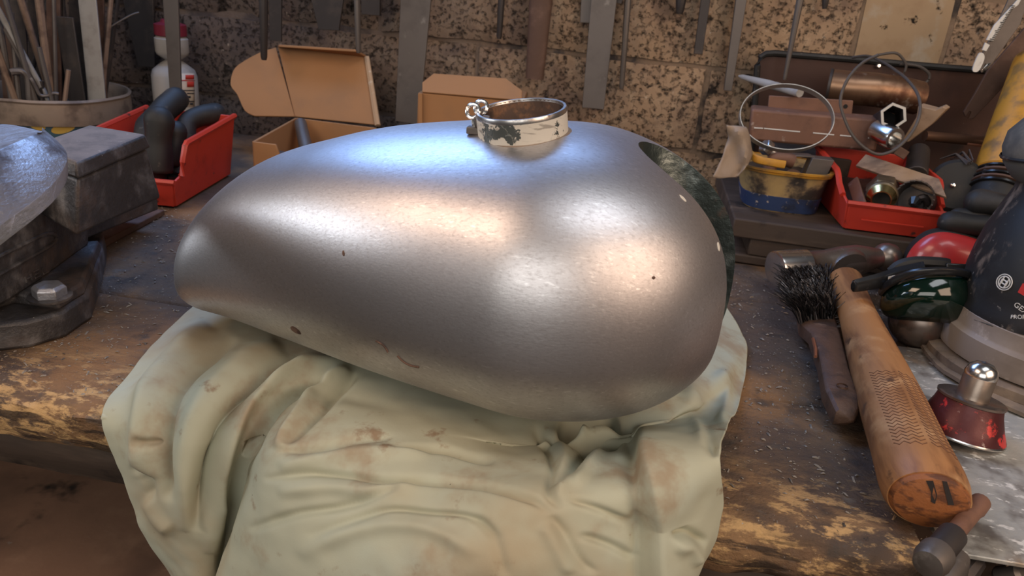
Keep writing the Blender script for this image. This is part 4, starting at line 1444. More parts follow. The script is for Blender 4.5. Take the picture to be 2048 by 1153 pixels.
G1 = None
hang('flat_file', (277, 0), (294, 134), 62, 36, 0.004, M['steel_dark'], 'broad dark flat file hanging left of the white bottle', 'file')
hang('flat_file', (342, 0), (352, 184), 28, 22, 0.004, M['steel_grey'], 'grey flat file hanging in front of the white bottle', 'file', Y=1.035)
hang('round_file', (527, 0), (528, 120), 15, 11, 0.004, M['steel_dark'], 'dark round file ending over the open cardboard lid', 'file', kind='round', Y=1.02)
hang('flat_file', (551, 0), (552, 82), 24, 22, 0.004, M['steel_dark'], 'short grey flat file just right of the dark round file', 'file', Y=1.10)
hang('flat_file', (655, 0), (658, 60), 60, 40, 0.004, M['steel_dark'], 'wide shadowy flat file above the cardboard lid', 'file', Y=1.11)
hang('round_file', (714, 0), (717, 106), 10, 9, 0.004, M['steel_grey'], 'thin bright round file touching the corner of the cardboard lid', 'file', kind='round', Y=1.03)
hang('flat_file', (742, 0), (742, 30), 34, 34, 0.005, M['steel_dark'], 'stub of a dark bar right of the thin bright file', 'file', Y=1.11)
hang('flat_file', (832, 0), (815, 246), 52, 44, 0.004, M['steel_grey'], 'long wide brown-grey flat file between the two cardboard boxes', 'file', Y=1.07)
hang('round_file', (1003, 0), (998, 78), 12, 10, 0.004, M['steel_dark'], 'short slim file above the filler neck', 'file', kind='round')
hang('half_round_file', (1082, 0), (1069, 158), 40, 32, 0.006, M['rust'], 'thick brown half-round file right of the filler neck', 'file', kind='half')
hang('flat_file', (1178, 0), (1174, 46), 26, 24, 0.003, M['steel_grey'], 'short grey flat file partly behind the longest pale one', 'file', Y=YW - 0.022)
hang('flat_file', (1208, 0), (1186, 217), 42, 38, 0.004, M['steel_grey'], 'long pale flat file hanging lowest over the right of the tank', 'file', Y=YW - 0.040)
hang('round_file', (1256, 0), (1243, 178), 12, 9, 0.004, M['steel_grey'], 'slim round file close right of the long pale flat file', 'file', kind='round')
hang('square_file', (1237, 0), (1236, 6), 14, 12, 0.008, M['steel_dark'], 'dark tip of a square file showing at the top edge above the tank', 'file')
hang('round_file', (1362, 0), (1359, 28), 18, 14, 0.004, M['steel_dark'], 'black round stub high on the wall', 'file', kind='round')
hang('square_file', (1411, 0), (1396, 108), 15, 14, 0.010, M['steel_dark'], 'dark square file over the bare wall right of the tank', 'file')
hang('square_file', (1482, 0), (1455, 181), 17, 13, 0.011, M['steel_grey'], 'long square file reaching down beside the rusty sheet', 'file')
hang('round_file', (1600, 0), (1569, 160), 11, 6, 0.004, M['steel_grey'], 'thin tapering rat-tail file hanging in front of the rusty sheet', 'file', kind='round', Y=1.045)
hang('round_file', (1651, 0), (1649, 18), 11, 9, 0.004, M['steel_dark'], 'small dark file tip left of the smooth wall block', 'file', kind='round')

# graduated rule and rusty blade, upper right
YR = 1.00
rp = thing('steel_rule', tuple(at(1990, 80, Y=YR)), 'grey steel rule with a white graduated edge hanging upper right', 'ruler')
s = MB()
s.plate([at(x, y, Y=YR) for x, y in [(2075, -60), (2040, 48), (1983, 128), (1962, 146), (1952, 130), (1975, 85), (2012, 8), (2040, -60)]], 0.003)
s.build('blade', M['steel_grey'], rp, bevel=0.0005)
s = MB()
s.plate([at(x, y, Y=YR - 0.0025) for x, y in [(2034, 0), (2050, -50), (2068, -50), (2036, 10), (2022, 20), (1986, 82), (1972, 80), (1988, 50)]], 0.0022)
s.build('white_edge', M['rule_white'], rp, bevel=0.0004)
s = MB()
s.plate([at(x, y, Y=YR - 0.0025) for x, y in [(1970, 85), (1979, 90), (1972, 102), (1964, 100)]], 0.002)
s.build('white_edge', M['rule_white'], rp)
s = MB()
s.plate(smooth_path([at(x, y, Y=YR - 0.0025) for x, y in [(1957, 108), (1966, 107), (1968, 118), (1958, 140), (1948, 144), (1945, 136)]], 3, True), 0.0024)
s.build('white_edge', M['rule_white'], rp)
s = MB()
for k in range(22):
    f_ = k / 21
    x, y = 2030 - 44 * f_, 12 + 70 * f_
    ln = 5 if k % 5 else 8
    s.bar(at(x, y, Y=YR - 0.0042), at(x - ln, y - ln * 0.1, Y=YR - 0.0042), 0.0009, 0.0006)
s.build('graduation', M['print_black'], rp)
s = MB()
q = [at(x, y, Y=YR - 0.003) for x, y in [(1966, 140), (1974, 128), (1980, 126), (1975, 138)]]
s.tube(q, 0.0012, 6, closed=True)
s.build('end_clip', M['chrome'], rp)

s = MB()
outl = [(2110, -30), (2062, 40), (2003, 108), (1975, 140), (1950, 185), (1926, 224), (1930, 234), (1938, 222), (1942, 224), (1936, 238), (1945, 238), (1968, 214), (2002, 178), (2062, 100), (2130, 20)]
s.plate([at(x, y, Y=1.035) for x, y in outl], 0.004)
tag(s.build('rusty_cutter', M['rust'], bevel=0.0007), 'brown rusty two pointed blade hanging below the steel rule', 'blade')
# ------------------------------------------------------------------ timber offcuts that carry the bins
UP = Vector((0, 0, 1))
YS = 0.828
zt0 = at(1480, 438, Y=YS).z
zb0 = at(1480, 476, Y=YS).z
xl = at(1468, 440, Y=YS).x
s = MB()
s.hexa([Vector((xl, YS, zb0)), Vector((xl + 0.52, YS - 0.012, zb0)), Vector((xl + 0.52, YS + 0.24, zb0)), Vector((xl, YS + 0.24, zb0)),
        Vector((xl, YS, zt0)), Vector((xl + 0.52, YS - 0.012, zt0)), Vector((xl + 0.52, YS + 0.24, zt0)), Vector((xl, YS + 0.24, zt0))])
tag(s.build('timber_board', M['dark_wood'], bevel=0.002), 'long dark timber board raised on blocks under the yellow tub and red bin', 'timber')
x0 = at(1499, 495, Y=YS).x
zb1 = at(1496, 513, Y=YS).z
for i, (a, b, z0, z1, lab) in enumerate(((x0, x0 + 0.16, zb1, zb0, 'dark timber block directly under the board that holds the yellow tub'),
                                        (x0 - 0.035, x0 + 0.42, 0.0, zb1, 'lowest dark timber plank of the stack, flat on the bench behind the hammer'))):
    s = MB()
    s.hexa([Vector((a, YS + 0.004, z0)), Vector((b, YS - 0.004, z0)), Vector((b, YS + 0.16, z0)), Vector((a, YS + 0.16, z0)),
            Vector((a, YS + 0.004, z1)), Vector((b, YS - 0.004, z1)), Vector((b, YS + 0.16, z1)), Vector((a, YS + 0.16, z1))])
    tag(s.build('timber_block', M['dark_wood'], bevel=0.002), lab, 'timber')
ZS = zt0

# ------------------------------------------------------------------ yellow tub
cb_ = at(1568, 428, z=ZS)
YT = cb_.y + 0.040
def sq(cx, cy, z, rx, ry, e=3.2, n=40):
    out = []
    for k in range(n):
        a = 2 * PI * k / n
        c_, s_ = math.cos(a), math.sin(a)
        out.append(Vector((cx + rx * math.copysign(abs(c_) ** (2 / e), c_), cy + ry * math.copysign(abs(s_) ** (2 / e), s_), z)))
    return out


ztr = at(1580, 346, Y=YT - 0.048).z
xc = at(1580, 346, Y=YT - 0.048).x
xb = at(1566, 420, Y=YT - 0.040).x
rb_, rt_ = 0.0415, 0.0515
tub = thing('plastic_tub', (xb, YT, ZS), 'smoke stained yellow plastic tub of scrap on the timber board', 'tub')
H = ztr - ZS
def tubring(f, grow=0.0):
    return sq(xb + (xc - xb) * f, YT, ZS + H * f, rb_ + (rt_ - rb_) * f + grow, (rb_ + (rt_ - rb_) * f) * 0.9 + grow)
s = MB()
s.rows([tubring(0), tubring(0.4), tubring(0.42), tubring(1.0), tubring(1.0, -0.002), tubring(0.1, -0.002)], True, True)
s.build('body', M['tub_body'], tub)
s = MB()
s.rows([tubring(0.03, 0.0002), tubring(0.03, 0.0012), tubring(0.38, 0.0012), tubring(0.385, 0.0002)], True, False)
s.build('label_band', M['tub_label'], tub)
s = MB()
s.rows([tubring(0.90, 0.0005), tubring(0.91, 0.003), tubring(0.955, 0.0036), tubring(0.96, 0.002), tubring(0.97, 0.0036), tubring(1.015, 0.0034), tubring(1.02, 0.0), tubring(0.99, -0.002)], True, False)
s.build('rim', M['yellow_plastic'], tub)
s = MB()
hp = [at(x, y, Y=YT - 0.056 + d) for x, y, d in [(1502, 308, 0.02), (1512, 318, 0.006), (1540, 325, 0.0), (1570, 330, 0.0)]]
s.tube(smooth_path(hp, 4), 0.0028, 8, flat=1.6)
s.build('handle', M['yellow_plastic'], tub)
rg = random.Random(11)
scrap_specs = [('bent_strip', (1600, 322), 0.034, 0.010, 'steel_grey', 'curved grey metal strip lying on top of the scrap in the yellow tub'),
               ('pipe_elbow', (1560, 322), 0.022, 0.012, 'rust_pink', 'short pinkish rusty pipe end in the yellow tub'),
               ('metal_offcut', (1630, 325), 0.026, 0.010, 'steel_grey', 'grey offcut at the right side of the yellow tub'),
               ('rusty_washer', (1585, 340), 0.018, 0.006, 'rust', 'rusty washer just inside the front rim of the yellow tub')]
for nm, (x, y), ln, r, mk, lab in scrap_specs:
    q = at(x, y, Y=YT - 0.010)
    q.z = min(q.z, ztr + 0.006)
    s = MB()
    if nm == 'bent_strip':
        s.bar(q + Vector((-0.03, -.01, -.004)), q + Vector((-0.012, 0, .007)), 0.016, 0.002, ref=UP)
        s.bar(q + Vector((-0.012, 0, .007)), q + Vector((0.012, .004, .008)), 0.016, 0.002, ref=UP)
        s.bar(q + Vector((0.012, .004, .008)), q + Vector((0.032, .006, -.004)), 0.016, 0.002, ref=UP)
    elif nm == 'pipe_elbow':
        pth = [q + Vector((-0.012, -.01, -.02)), q + Vector((-0.010, -.008, 0)), q + Vector((0, -.006, 0.004)), q + Vector((0.014, -.006, 0.002))]
        s.tube(smooth_path(pth, 4), 0.008, 12)
    elif nm == 'rusty_washer':
        ax_ = Vector((0.2, -0.6, 1))
        s.lathe([(0.005, 0), (0.011, 0), (0.011, 0.002), (0.005, 0.002), (0.005, 0)], q + Vector((0, -0.02, -0.004)), ax_, 20, cap=False)
    else:
        s.hexa([q + Vector((sx * 0.012 + (0.006 if sz > 0 else 0), sy * 0.010, sz * 0.014 - 0.006)) for sz in (-1, 1) for sx, sy in ((-1, -1), (1, -1), (1, 1), (-1, 1))])
    jitter(s, 0.0008, 120)
    tag(s.build(nm, M[mk], bevel=0.0005), lab, 'scrap metal')
s = MB()
lo_, hi_ = tubring(0.30, -0.004), tubring(0.80, -0.004)
s.rows([lo_, hi_], True, True)
jitter(s, 0.003, 60)
tag(s.build('scrap_fill', M['steel_dark']), 'loose dark scrap filling the yellow tub', 'scrap', kind='stuff')

# ------------------------------------------------------------------ red bin at the right
fl = at(1688, 456, z=ZS + 0.002)
fr = at(1858, 477, z=ZS + 0.002)
wv = fr - fl
dep = Vector((-wv.y, wv.x, 0)).normalized() * 0.150
redR = thing('storage_bin', tuple((fl + fr) / 2), 'red plastic open front bin of fittings on the timber board at the right', 'storage bin')
make_bin(redR, fl, fr, dep, 0.030, 0.060, M['red_plastic'], curve=0.036)
BX, BY = wv.normalized(), dep.normalized()
def inbin(u, d, z):
    return fl + BX * u + BY * d + UP * z
# pale wood slat
s = MB()
a, b = at(1722, 322, Y=fl.y + 0.085), at(1868, 372, Y=fl.y + 0.022)
s.bar(a, b, 0.0185, 0.004, ref=Vector((-0.1, -0.75, 0.6)))
n_ = len(s.v)
s.v[4] += (b - a).normalized() * 0.020
s.v[7] += (b - a).normalized() * 0.020
tag(s.build('wood_slat', M['scrap_wood'], bevel=0.0006), 'pale wooden slat with a pointed end lying across the right red bin', 'wood offcut')
# brass fitting facing the viewer
q = at(1763, 396, Y=fl.y + 0.015)
axb = (CC - q).normalized() + Vector((0.05, 0, -0.35))
axb.normalize()
br = thing('brass_fitting', tuple(q), 'brass pipe fitting with a bright ribbed nose in the right red bin', 'fitting')
s = MB()
s.lathe([(0.0165, -0.034), (0.0175, -0.030), (0.0175, -0.012), (0.0155, -0.010), (0.0155, -0.006)], q, axb, 6)
s.lathe([(0.0150, -0.012), (0.0165, -0.008), (0.0165, -0.004), (0.0150, -0.002)], q, axb, 28)
s.build('hex_nut', M['brass_dull'], br, bevel=0.0006)
s = MB()
s.lathe([(0.0150, -0.003), (0.0152, -0.001), (0.0105, 0.0075), (0.0092, 0.0075), (0.0088, -0.004)], q, axb, 32, cap=False)
s.build('bevelled_nose', M['brass'], br)
s = MB()
s.lathe([(0.0090, 0.001), (0.0005, 0.0005)], q, axb, 24, cap=False)
s.build('bore', M['black_hole'], br)
# toothed cutter remnant
q = at(1830, 400, Y=fl.y + 0.018)
ax_ = Vector((-0.45, -0.75, 0.35)).normalized()
tc_ = thing('hole_saw', tuple(q), 'dark toothed hole saw resting at the front right of the red bin', 'hole saw')
s = MB()
s.lathe([(0.0190, 0.0), (0.0200, 0.001), (0.0200, 0.020), (0.0185, 0.020), (0.0182, 0.002), (0.0005, 0.001)], q - ax_ * 0.012, ax_, 36, cap=False)
s.build('cup', M['steel_dark'], tc_)
u_, v_, _ = frame(ax_)
for k in range(22):
    a_ = 2 * PI * k / 22
    d_ = u_ * math.cos(a_) + v_ * math.sin(a_)
    t_ = -u_ * math.sin(a_) + v_ * math.cos(a_)
    p_ = q + ax_ * 0.0078 + d_ * 0.0192
    s = MB()
    s.add([p_ - t_ * 0.0022 - d_ * 0.0007, p_ + t_ * 0.0022 - d_ * 0.0007, p_ + t_ * 0.0022 + d_ * 0.0007, p_ - t_ * 0.0022 + d_ * 0.0007, p_ + t_ * 0.0018 + ax_ * 0.0042 - d_ * 0.0007, p_ + t_ * 0.0018 + ax_ * 0.0042 + d_ * 0.0007],
          [(0, 1, 2, 3), (0, 4, 1), (3, 2, 5), (0, 3, 5, 4), (1, 4, 5, 2)])
    s.build('tooth', M['steel_grey'], tc_)
s = MB()
s.tube([q - ax_ * 0.01, q + ax_ * 0.012 + Vector((0.002, 0, -0.004)), q + ax_ * 0.020 + Vector((0.003, 0, -0.010))], [0.006, 0.006, 0.0025], 8)
s.build('pilot_tip', M['black_gloss'], tc_)
# flat rusty strip by the left wall and stub tube behind
s = MB()
s.bar(at(1706, 362, Y=fl.y + 0.06), at(1722, 412, Y=fl.y + 0.010), 0.013, 0.003, ref=Vector((-0.8, -0.4, 0.4)))
tag(s.build('rusty_strip', M['rust_pink'], bevel=0.0005), 'flat rusty strip leaning against the left wall of the right red bin', 'metal strip')
s = MB()
a, b = at(1832, 352, Y=fl.y + 0.055), at(1838, 303, Y=fl.y + 0.10)
s.tube([a, b], [0.0125, 0.0118], 16)
tag(s.build('tube_stub', M['steel_dark'], bevel=0.001), 'short dark tube standing in the back of the right red bin', 'tube')
s = MB()
s.tube([inbin(0.025, 0.05, 0.020), inbin(0.05, 0.02, 0.022)], 0.0035, 8)
tag(s.build('thin_pin', M['rod_rust']), 'thin tan pin beside the brass fitting in the bin', 'pin')
s = MB()
s.tube(smooth_path([inbin(0.075, 0.025, 0.012), inbin(0.085, 0.02, 0.030), inbin(0.078, 0.018, 0.040), inbin(0.070, 0.022, 0.028)], 5), 0.004, 8)
tag(s.build('spring_clip', M['steel_dark']), 'dark curled clip between brass fitting and hole saw', 'clip')
s = MB()
s.prism([inbin(0.006, 0.01, 0.004), inbin(0.112, 0.01, 0.004), inbin(0.112, 0.14, 0.004), inbin(0.006, 0.14, 0.004)], [inbin(0.006, 0.012, 0.010), inbin(0.112, 0.012, 0.012), inbin(0.112, 0.14, 0.030), inbin(0.006, 0.14, 0.026)])
jitter(s, 0.002, 60)
tag(s.build('bin_debris', M['steel_dark']), 'dark dirt and shavings covering the floor of the right red bin', 'debris', kind='stuff')

# ------------------------------------------------------------------ things behind and above the tub
YC = 0.945
# timber packing that the channel iron rests on
pk = MB()
YC += 0.035
p0 = at(1640, 315, Y=YC)
zc0 = at(1500, 282, Y=YC).z
zc1 = at(1752, 304, Y=YC).z
pk.hexa([Vector((p0.x - 0.05, YC + 0.005, ZS)), Vector((p0.x + 0.04, YC + 0.005, ZS)), Vector((p0.x + 0.04, YC + 0.07, ZS)), Vector((p0.x - 0.05, YC + 0.07, ZS)),
         Vector((p0.x - 0.05, YC + 0.005, zc0 - 0.007)), Vector((p0.x + 0.04, YC + 0.005, zc0 - 0.010)), Vector((p0.x + 0.04, YC + 0.07, zc0 - 0.010)), Vector((p0.x - 0.05, YC + 0.07, zc0 - 0.007))])
YC -= 0.035
tag(pk.build('timber_block', M['dark_wood'], bevel=0.002), 'shadowed timber block behind the yellow tub, under the brown channel iron', 'timber')
ch = thing('channel_iron', tuple(at(1625, 300, Y=YC)), 'brown rusty steel channel with chalky scratches above the yellow tub', 'steel channel')
fpx = [(1497, 281), (1752, 304), (1761, 240), (1503, 218)]
F4 = [at(x, y, Y=YC) for x, y in fpx]
B4 = [p + Vector((0.004, 0.040, 0.0)) for p in F4]
s = MB()
s.hexa([F4[0], F4[1], B4[1], B4[0], F4[3], F4[2], B4[2], B4[3]])
s.build('web', M['rust_pink'], ch, bevel=0.003)
s = MB()
for (x0, y0, x1, y1) in ((1508, 256, 1526, 257), (1528, 257, 1600, 264), (1626, 266, 1668, 270), (1680, 271, 1702, 273), (1736, 276, 1750, 277)):
    s.tube([at(x0, y0, Y=YC - 0.0002), at(x1, y1, Y=YC - 0.0002)], 0.0008, 5)
s.build('scratch', M['print_white'], ch)
s = MB()
s.plate([at(x, y, Y=YC + 0.034) for x, y in [(1533, 240), (1700, 262), (1706, 201), (1538, 191)]], 0.004)
pl_ = s.build('steel_plate', M['rust_pink'], bevel=0.0008)
s = MB()
s.lathe([(0.0026, 0.0), (0.0026, 0.0004), (0.0005, 0.0004)], at(1691, 213, Y=YC + 0.0318), (0, -1, 0), 12)
s.build('hole', M['black_hole'], pl_)
tag(pl_, 'flat rusty plate with a small hole standing behind the brown channel', 'steel plate')

# rusty sheet tray leaning on the wall
YB = 1.10
tray = thing('steel_tray', tuple(at(1780, 300, Y=YB)), 'large dark red-brown sheet steel tray leaning against the block wall', 'tray')
opx = [(1500, 330), (1508, 220), (1514, 130), (1520, 114), (1532, 107), (1548, 106), (1700, 118), (1870, 133), (2000, 143), (2160, 158), (2160, 400), (1800, 360)]
ol = [at(x, y, Y=YB) for x, y in opx]
s = MB()
s.plate(ol, 0.003)
s.build('sheet', M['rust_dark'], tray)
s = MB()
s.tube([p + Vector((0, -0.004, 0)) for p in smooth_path(ol[0:2], 2)[:-1] + ol[1:10]], 0.0042, 8)
s.build('rolled_rim', M['black_rubber'], tray)
s = MB()
q = at(1757, 132, Y=YB - 0.006)
s.lathe([(0.0035, -0.004), (0.0035, 0.001), (0.002, 0.003)], q, (0, -1, 0.2), 10)
s.build('bright_rivet', M['chrome'], tray)

# exhaust tube piece
s = MB()
pth = [at(x, y, Y=Y) for x, y, Y in [(1662, 172, 1.030), (1700, 176, 1.025), (1750, 180, 1.022), (1800, 188, 1.022), (1836, 196, 1.026)]]
s.tube(smooth_path(pth, 4), [0.0205] * 17, 20)
ex = thing('exhaust_tube', tuple(pth[2] - Vector((0, 0, 0.022))), 'short thick rust-brown exhaust tube lying behind the brown channel', 'tube')
s.build('tube', M['exhaust'], ex)
s = MB()
s.lathe([(0.0200, 0.0), (0.0215, 0.001), (0.0215, 0.004), (0.018, 0.004), (0.017, -0.001)], pth[0], (pth[0] - pth[1]), 24)
s.build('end_collar', M['steel_dark'], ex)
# hex box spanner and a chrome socket below it
q = at(1787, 232, Y=0.915)
axh = Vector((-0.16, -0.95, 0.22)).normalized()
hx = thing('box_spanner', tuple(q), 'hexagonal tube box spanner pointing at the viewer beside the brown channel', 'spanner')
s = MB()
s.lathe([(0.0150, -0.075), (0.0150, -0.001), (0.0146, 0.0), (0.0113, 0.0), (0.0113, -0.05)], q, axh, 6, ref=Vector((0.25, 0, 1)), cap=False)
s.build('hex_tube', M['steel_dark'], hx, sharp=0.4)
s = MB()
s.lathe([(0.0150, -0.0002), (0.0146, 0.0004), (0.0116, 0.0004), (0.0113, -0.001)], q, axh, 6, ref=Vector((0.25, 0, 1)), cap=False)
s.build('bright_end', M['clip_steel'], hx, sharp=0.4)
s = MB()
s.lathe([(0.011, -0.05), (0.0005, -0.051)], q, axh, 6, cap=False)
s.build('bore', M['black_hole'], hx)
q = at(1786, 276, Y=0.905)
s = MB()
s.lathe([(0.006, -0.03), (0.0125, -0.028), (0.0130, 0.0), (0.0115, 0.004), (0.008, 0.004), (0.0075, -0.01), (0.0005, -0.01)], q, Vector((0.35, -0.85, -0.1)), 20, cap=False)
tag(s.build('socket', M['chrome']), 'small bright round socket just below the hexagonal spanner', 'socket')
s = MB()
q = at(1800, 304, Y=0.89)
s.box(q, (0.014, 0.012, 0.010), Matrix.Rotation(0.4, 3, 'Y'))
tag(s.build('square_nut', M['rust'], bevel=0.001), 'brown square nut under the bright socket', 'nut')
# splintered wood
s = MB()
wpx = [(1805, 282), (1822, 281), (1868, 246), (1898, 216), (1890, 211), (1874, 218), (1842, 209), (1838, 232)]
W = [at(x, y, Y=0.955 - 0.0003 * (x - 1805)) for x, y in wpx]
s.plate(W, 0.014)
jitter(s, 0.0015, 90)
tag(s.build('splintered_wood', M['scrap_wood'], bevel=0.0008), 'torn splinter of brown wood right of the hexagonal spanner', 'wood offcut')
# dull pipe and bright copper rod
s = MB()
a, b = at(1850, 272, Y=1.00), at(2060, 292, Y=1.03)
s.tube([a, b], 0.0062, 12)
tag(s.build('copper_pipe', M['copper_rust']), 'dull brown copper pipe running across the foot of the rusty tray', 'pipe')
s = MB()
s.tube([at(1935, 288, Y=0.985), at(2010, 299, Y=0.985)], 0.0014, 8)
tag(s.build('copper_rod', M['copper']), 'thin bright copper rod under the dull pipe', 'rod')
# dark bell shaped casting with a bolt, right of the bin
q = at(1914, 372, Y=0.90)
axd = Vector((-0.30, -0.85, 0.30)).normalized()
dk = thing('dark_hub', tuple(q), 'round dark steel hub with a tiny bright bolt right of the red bin', 'hub')
s = MB()
s.lathe([(0.012, -0.035), (0.020, -0.03), (0.0225, -0.012), (0.0295, -0.006), (0.0300, 0.0), (0.026, 0.003), (0.0005, 0.0035)], q, axd, 36)
s.build('hub_body', M['black_rubber'], dk)
s = MB()
s.lathe([(0.0028, 0.0), (0.0028, 0.003), (0.001, 0.004)], at(1905, 372, Y=0.90) - axd * -0.002, axd, 8)
s.build('bolt', M['chrome'], dk)
for k in range(9):
    s = MB()
    a = at(1880 + 7 * k, 318 - 2 * (k % 3), Y=0.93)
    s.tube([a, a + Vector((0.010 - 0.002 * k, -0.012, 0.010 - 0.002 * (k % 4))), a + Vector((0.018 - 0.003 * k, -0.03, 0.002))], 0.0008, 5)
    tag(s.build('wire_end', M['wire_pale']), 'fine stiff wire end in the tuft above the dark hub', 'wire', 'wire tuft above the dark hub')

# big worm drive hose clip standing in front of the channel
RC = 0.0515
q = at(1572, 236, Y=0.905)
k_ = 0.905 / 1500 * 1.06
hc = thing('hose_clip', tuple(q), 'large thin hose clip ring standing over the yellow tub', 'hose clip')
e_x = (CR - Vector((0, 1, 0)) * 0.12).normalized()
e_y = (CU * 1.0 + Vector((0, 0.30, 0))).normalized()
e_n = e_x.cross(e_y).normalized()
R = []
for k in range(73):
    a_ = 2 * PI * k / 72
    c3 = q + e_x * RC * math.cos(a_) + e_y * RC * 0.79 * math.sin(a_)
    o_ = (e_x * math.cos(a_) + e_y * math.sin(a_))
    R.append([c3 + o_ * sx * 0.0005 + e_n * sy * 0.0042 for sx, sy in ((-1, -1), (1, -1), (1, 1), (-1, 1))])
s = MB()
s.rows(R, True, False)
s.build('band', M['clip_steel'], hc)
p = at(1535, 297, Y=0.900)
ax_ = Vector((-0.75, -0.35, 0.55)).normalized()
s = MB()
s.lathe([(0.0055, -0.026), (0.0062, -0.024), (0.0062, -0.004), (0.0055, -0.003)], p, ax_, 14)
s.build('screw_housing', M['steel_rim'], hc)
s = MB()
s.lathe([(0.0085, -0.003), (0.0090, -0.002), (0.0090, 0.005), (0.0075, 0.007)], p, ax_, 6)
s.build('hex_screw', M['steel_rim'], hc, bevel=0.0006)
# tapered pale tube end behind the ring
s = MB()
a, b = at(1478, 152, Y=1.085), at(1600, 186, Y=0.965)
s.tube([a, a.lerp(b, 0.06), a.lerp(b, 0.5), b], [0.0012, 0.0032, 0.0052, 0.0052], 14)
tag(s.build('tapered_spike', M['white_plastic'], bevel=0), 'pale tapered metal spike pointing left above the hose clip', 'spike')
# black cord loops
s = MB()
cp = [(1700, 300), (1684, 210), (1690, 170), (1720, 130), (1757, 110), (1790, 120), (1822, 160), (1838, 205), (1838, 240), (1815, 280), (1785, 303), (1755, 308), (1728, 292), (1700, 255), (1684, 210)]
cp = [(1757, 110), (1725, 126), (1696, 158), (1681, 200), (1690, 240), (1708, 275), (1735, 300), (1762, 309), (1795, 296), (1826, 262), (1840, 225), (1836, 190), (1815, 160), (1790, 140), (1765, 124), (1735, 112), (1705, 115)]
dy = [0.9, .905, .905, .90, .893, .888, .885, .885, .885, .890, .90, .92, .95, .99, 1.03, 1.06, 1.08]
s.tube(smooth_path([at(x, y, Y=Y) for (x, y), Y in zip(cp, dy)], 6), 0.0017, 8)
tag(s.build('black_cord', M['rubber_cord']), 'black cord coiled in a tall loop over the end of the brown channel', 'cord')
s = MB()
cp = [(1757, 110), (1790, 106), (1806, 118), (1812, 135), (1800, 158), (1785, 150)]
s.tube(smooth_path([at(x, y, Y=1.07) for x, y in cp], 6), 0.0017, 8)
tag(s.build('cord_loop', M['rubber_cord']), 'small black loop of cord on the top rim of the rusty tray', 'cord')
s = MB()
cp = [(1800, 128), (1835, 132), (1856, 145), (1858, 158), (1845, 170), (1832, 169)]
s.tube(smooth_path([at(x, y, Y=1.075) for x, y in cp], 6), 0.0019, 8)
tag(s.build('cord_end', M['rubber_cord']), 'loose curled cord end right of the small loop on the tray', 'cord')
# crumpled kraft paper
s = MB()
R = []
kpx = [[(1455, 250), (1472, 252), (1490, 256), (1497, 268)], [(1458, 275), (1475, 270), (1492, 282), (1503, 300)], [(1450, 298), (1470, 305), (1488, 312), (1498, 325)], [(1440, 328), (1462, 338), (1482, 340), (1488, 338)], [(1425, 352), (1448, 357), (1466, 356), (1476, 352)]]
for i, row in enumerate(kpx):
    R.append([at(x, y, Y=0.865 + 0.012 * ((i * 3 + j * 5) % 4) / 3 - 0.004 * i) for j, (x, y) in enumerate(row)])
R = [smooth_path(r, 4) for r in R]
R = [list(c_) for c_ in zip(*[smooth_path(list(c_), 4) for c_ in zip(*R)])]
s.rows(R, closed=False, cap=False)
jitter(s, 0.003, 60)
ko = s.build('kraft_paper', M['kraft'])
md = ko.modifiers.new('thick', 'SOLIDIFY')
md.thickness = 0.0012
tag(ko, 'crumpled strip of brown kraft paper left of the yellow tub', 'paper')

# yellow grease gun style tube at the right edge
a, b = at(1992, 392, Y=0.885), at(2085, 130, Y=1.00)
ax_ = (b - a).normalized()
yt = thing('yellow_tube', tuple(a), 'dirty yellow plastic cylinder with a ribbed black foot leaning at the right', 'cylinder')
LN = (b - a).length
s = MB()
s.lathe([(0.028, 0.024), (0.030, 0.026), (0.0305, LN), (0.026, LN)], a, ax_, 32)
s.build('body', M['yellow_plastic'], yt)
for k in range(5):
    s = MB()
    s.lathe([(0.0255, 0.002 + 0.0048 * k), (0.0292, 0.0028 + 0.0048 * k), (0.0292, 0.0050 + 0.0048 * k), (0.0255, 0.0058 + 0.0048 * k)], a, ax_, 32)
    s.build('rib', M['rust'] if k % 2 else M['black_gloss'], yt)
s = MB()
s.lathe([(0.020, -0.03), (0.026, -0.028), (0.026, 0.026)], a, ax_, 28)
s.build('foot', M['black_rubber'], yt)
s = MB()
l0 = a + ax_ * 0.02 + Vector((-0.025, -0.015, 0))
s.tube([l0, l0 + ax_ * 0.10], 0.0042, 8)
s.build('side_rod', M['steel_dark'], yt)

# black gloves at the right
glove('rubber_glove', tuple(at(1990, 470, z=0.0)), [
    ([at(2040, 425, Y=0.80), at(2000, 412, Y=0.80), at(1955, 405, Y=0.81)], 0.0130),
    ([at(2030, 452, Y=0.80), at(1960, 452, Y=0.795), at(1900, 446, Y=0.80)], 0.0120),
    ([at(1990, 440, Y=0.80), at(1955, 434, Y=0.805), at(1915, 432, Y=0.81)], 0.0085)],
    ([at(2080, 450, Y=0.79), at(2050, 448, Y=0.785), at(2015, 445, Y=0.785)], 0.026), 'black rubber glove with two fat fingers pointing left beside the sander', M['black_rubber'])
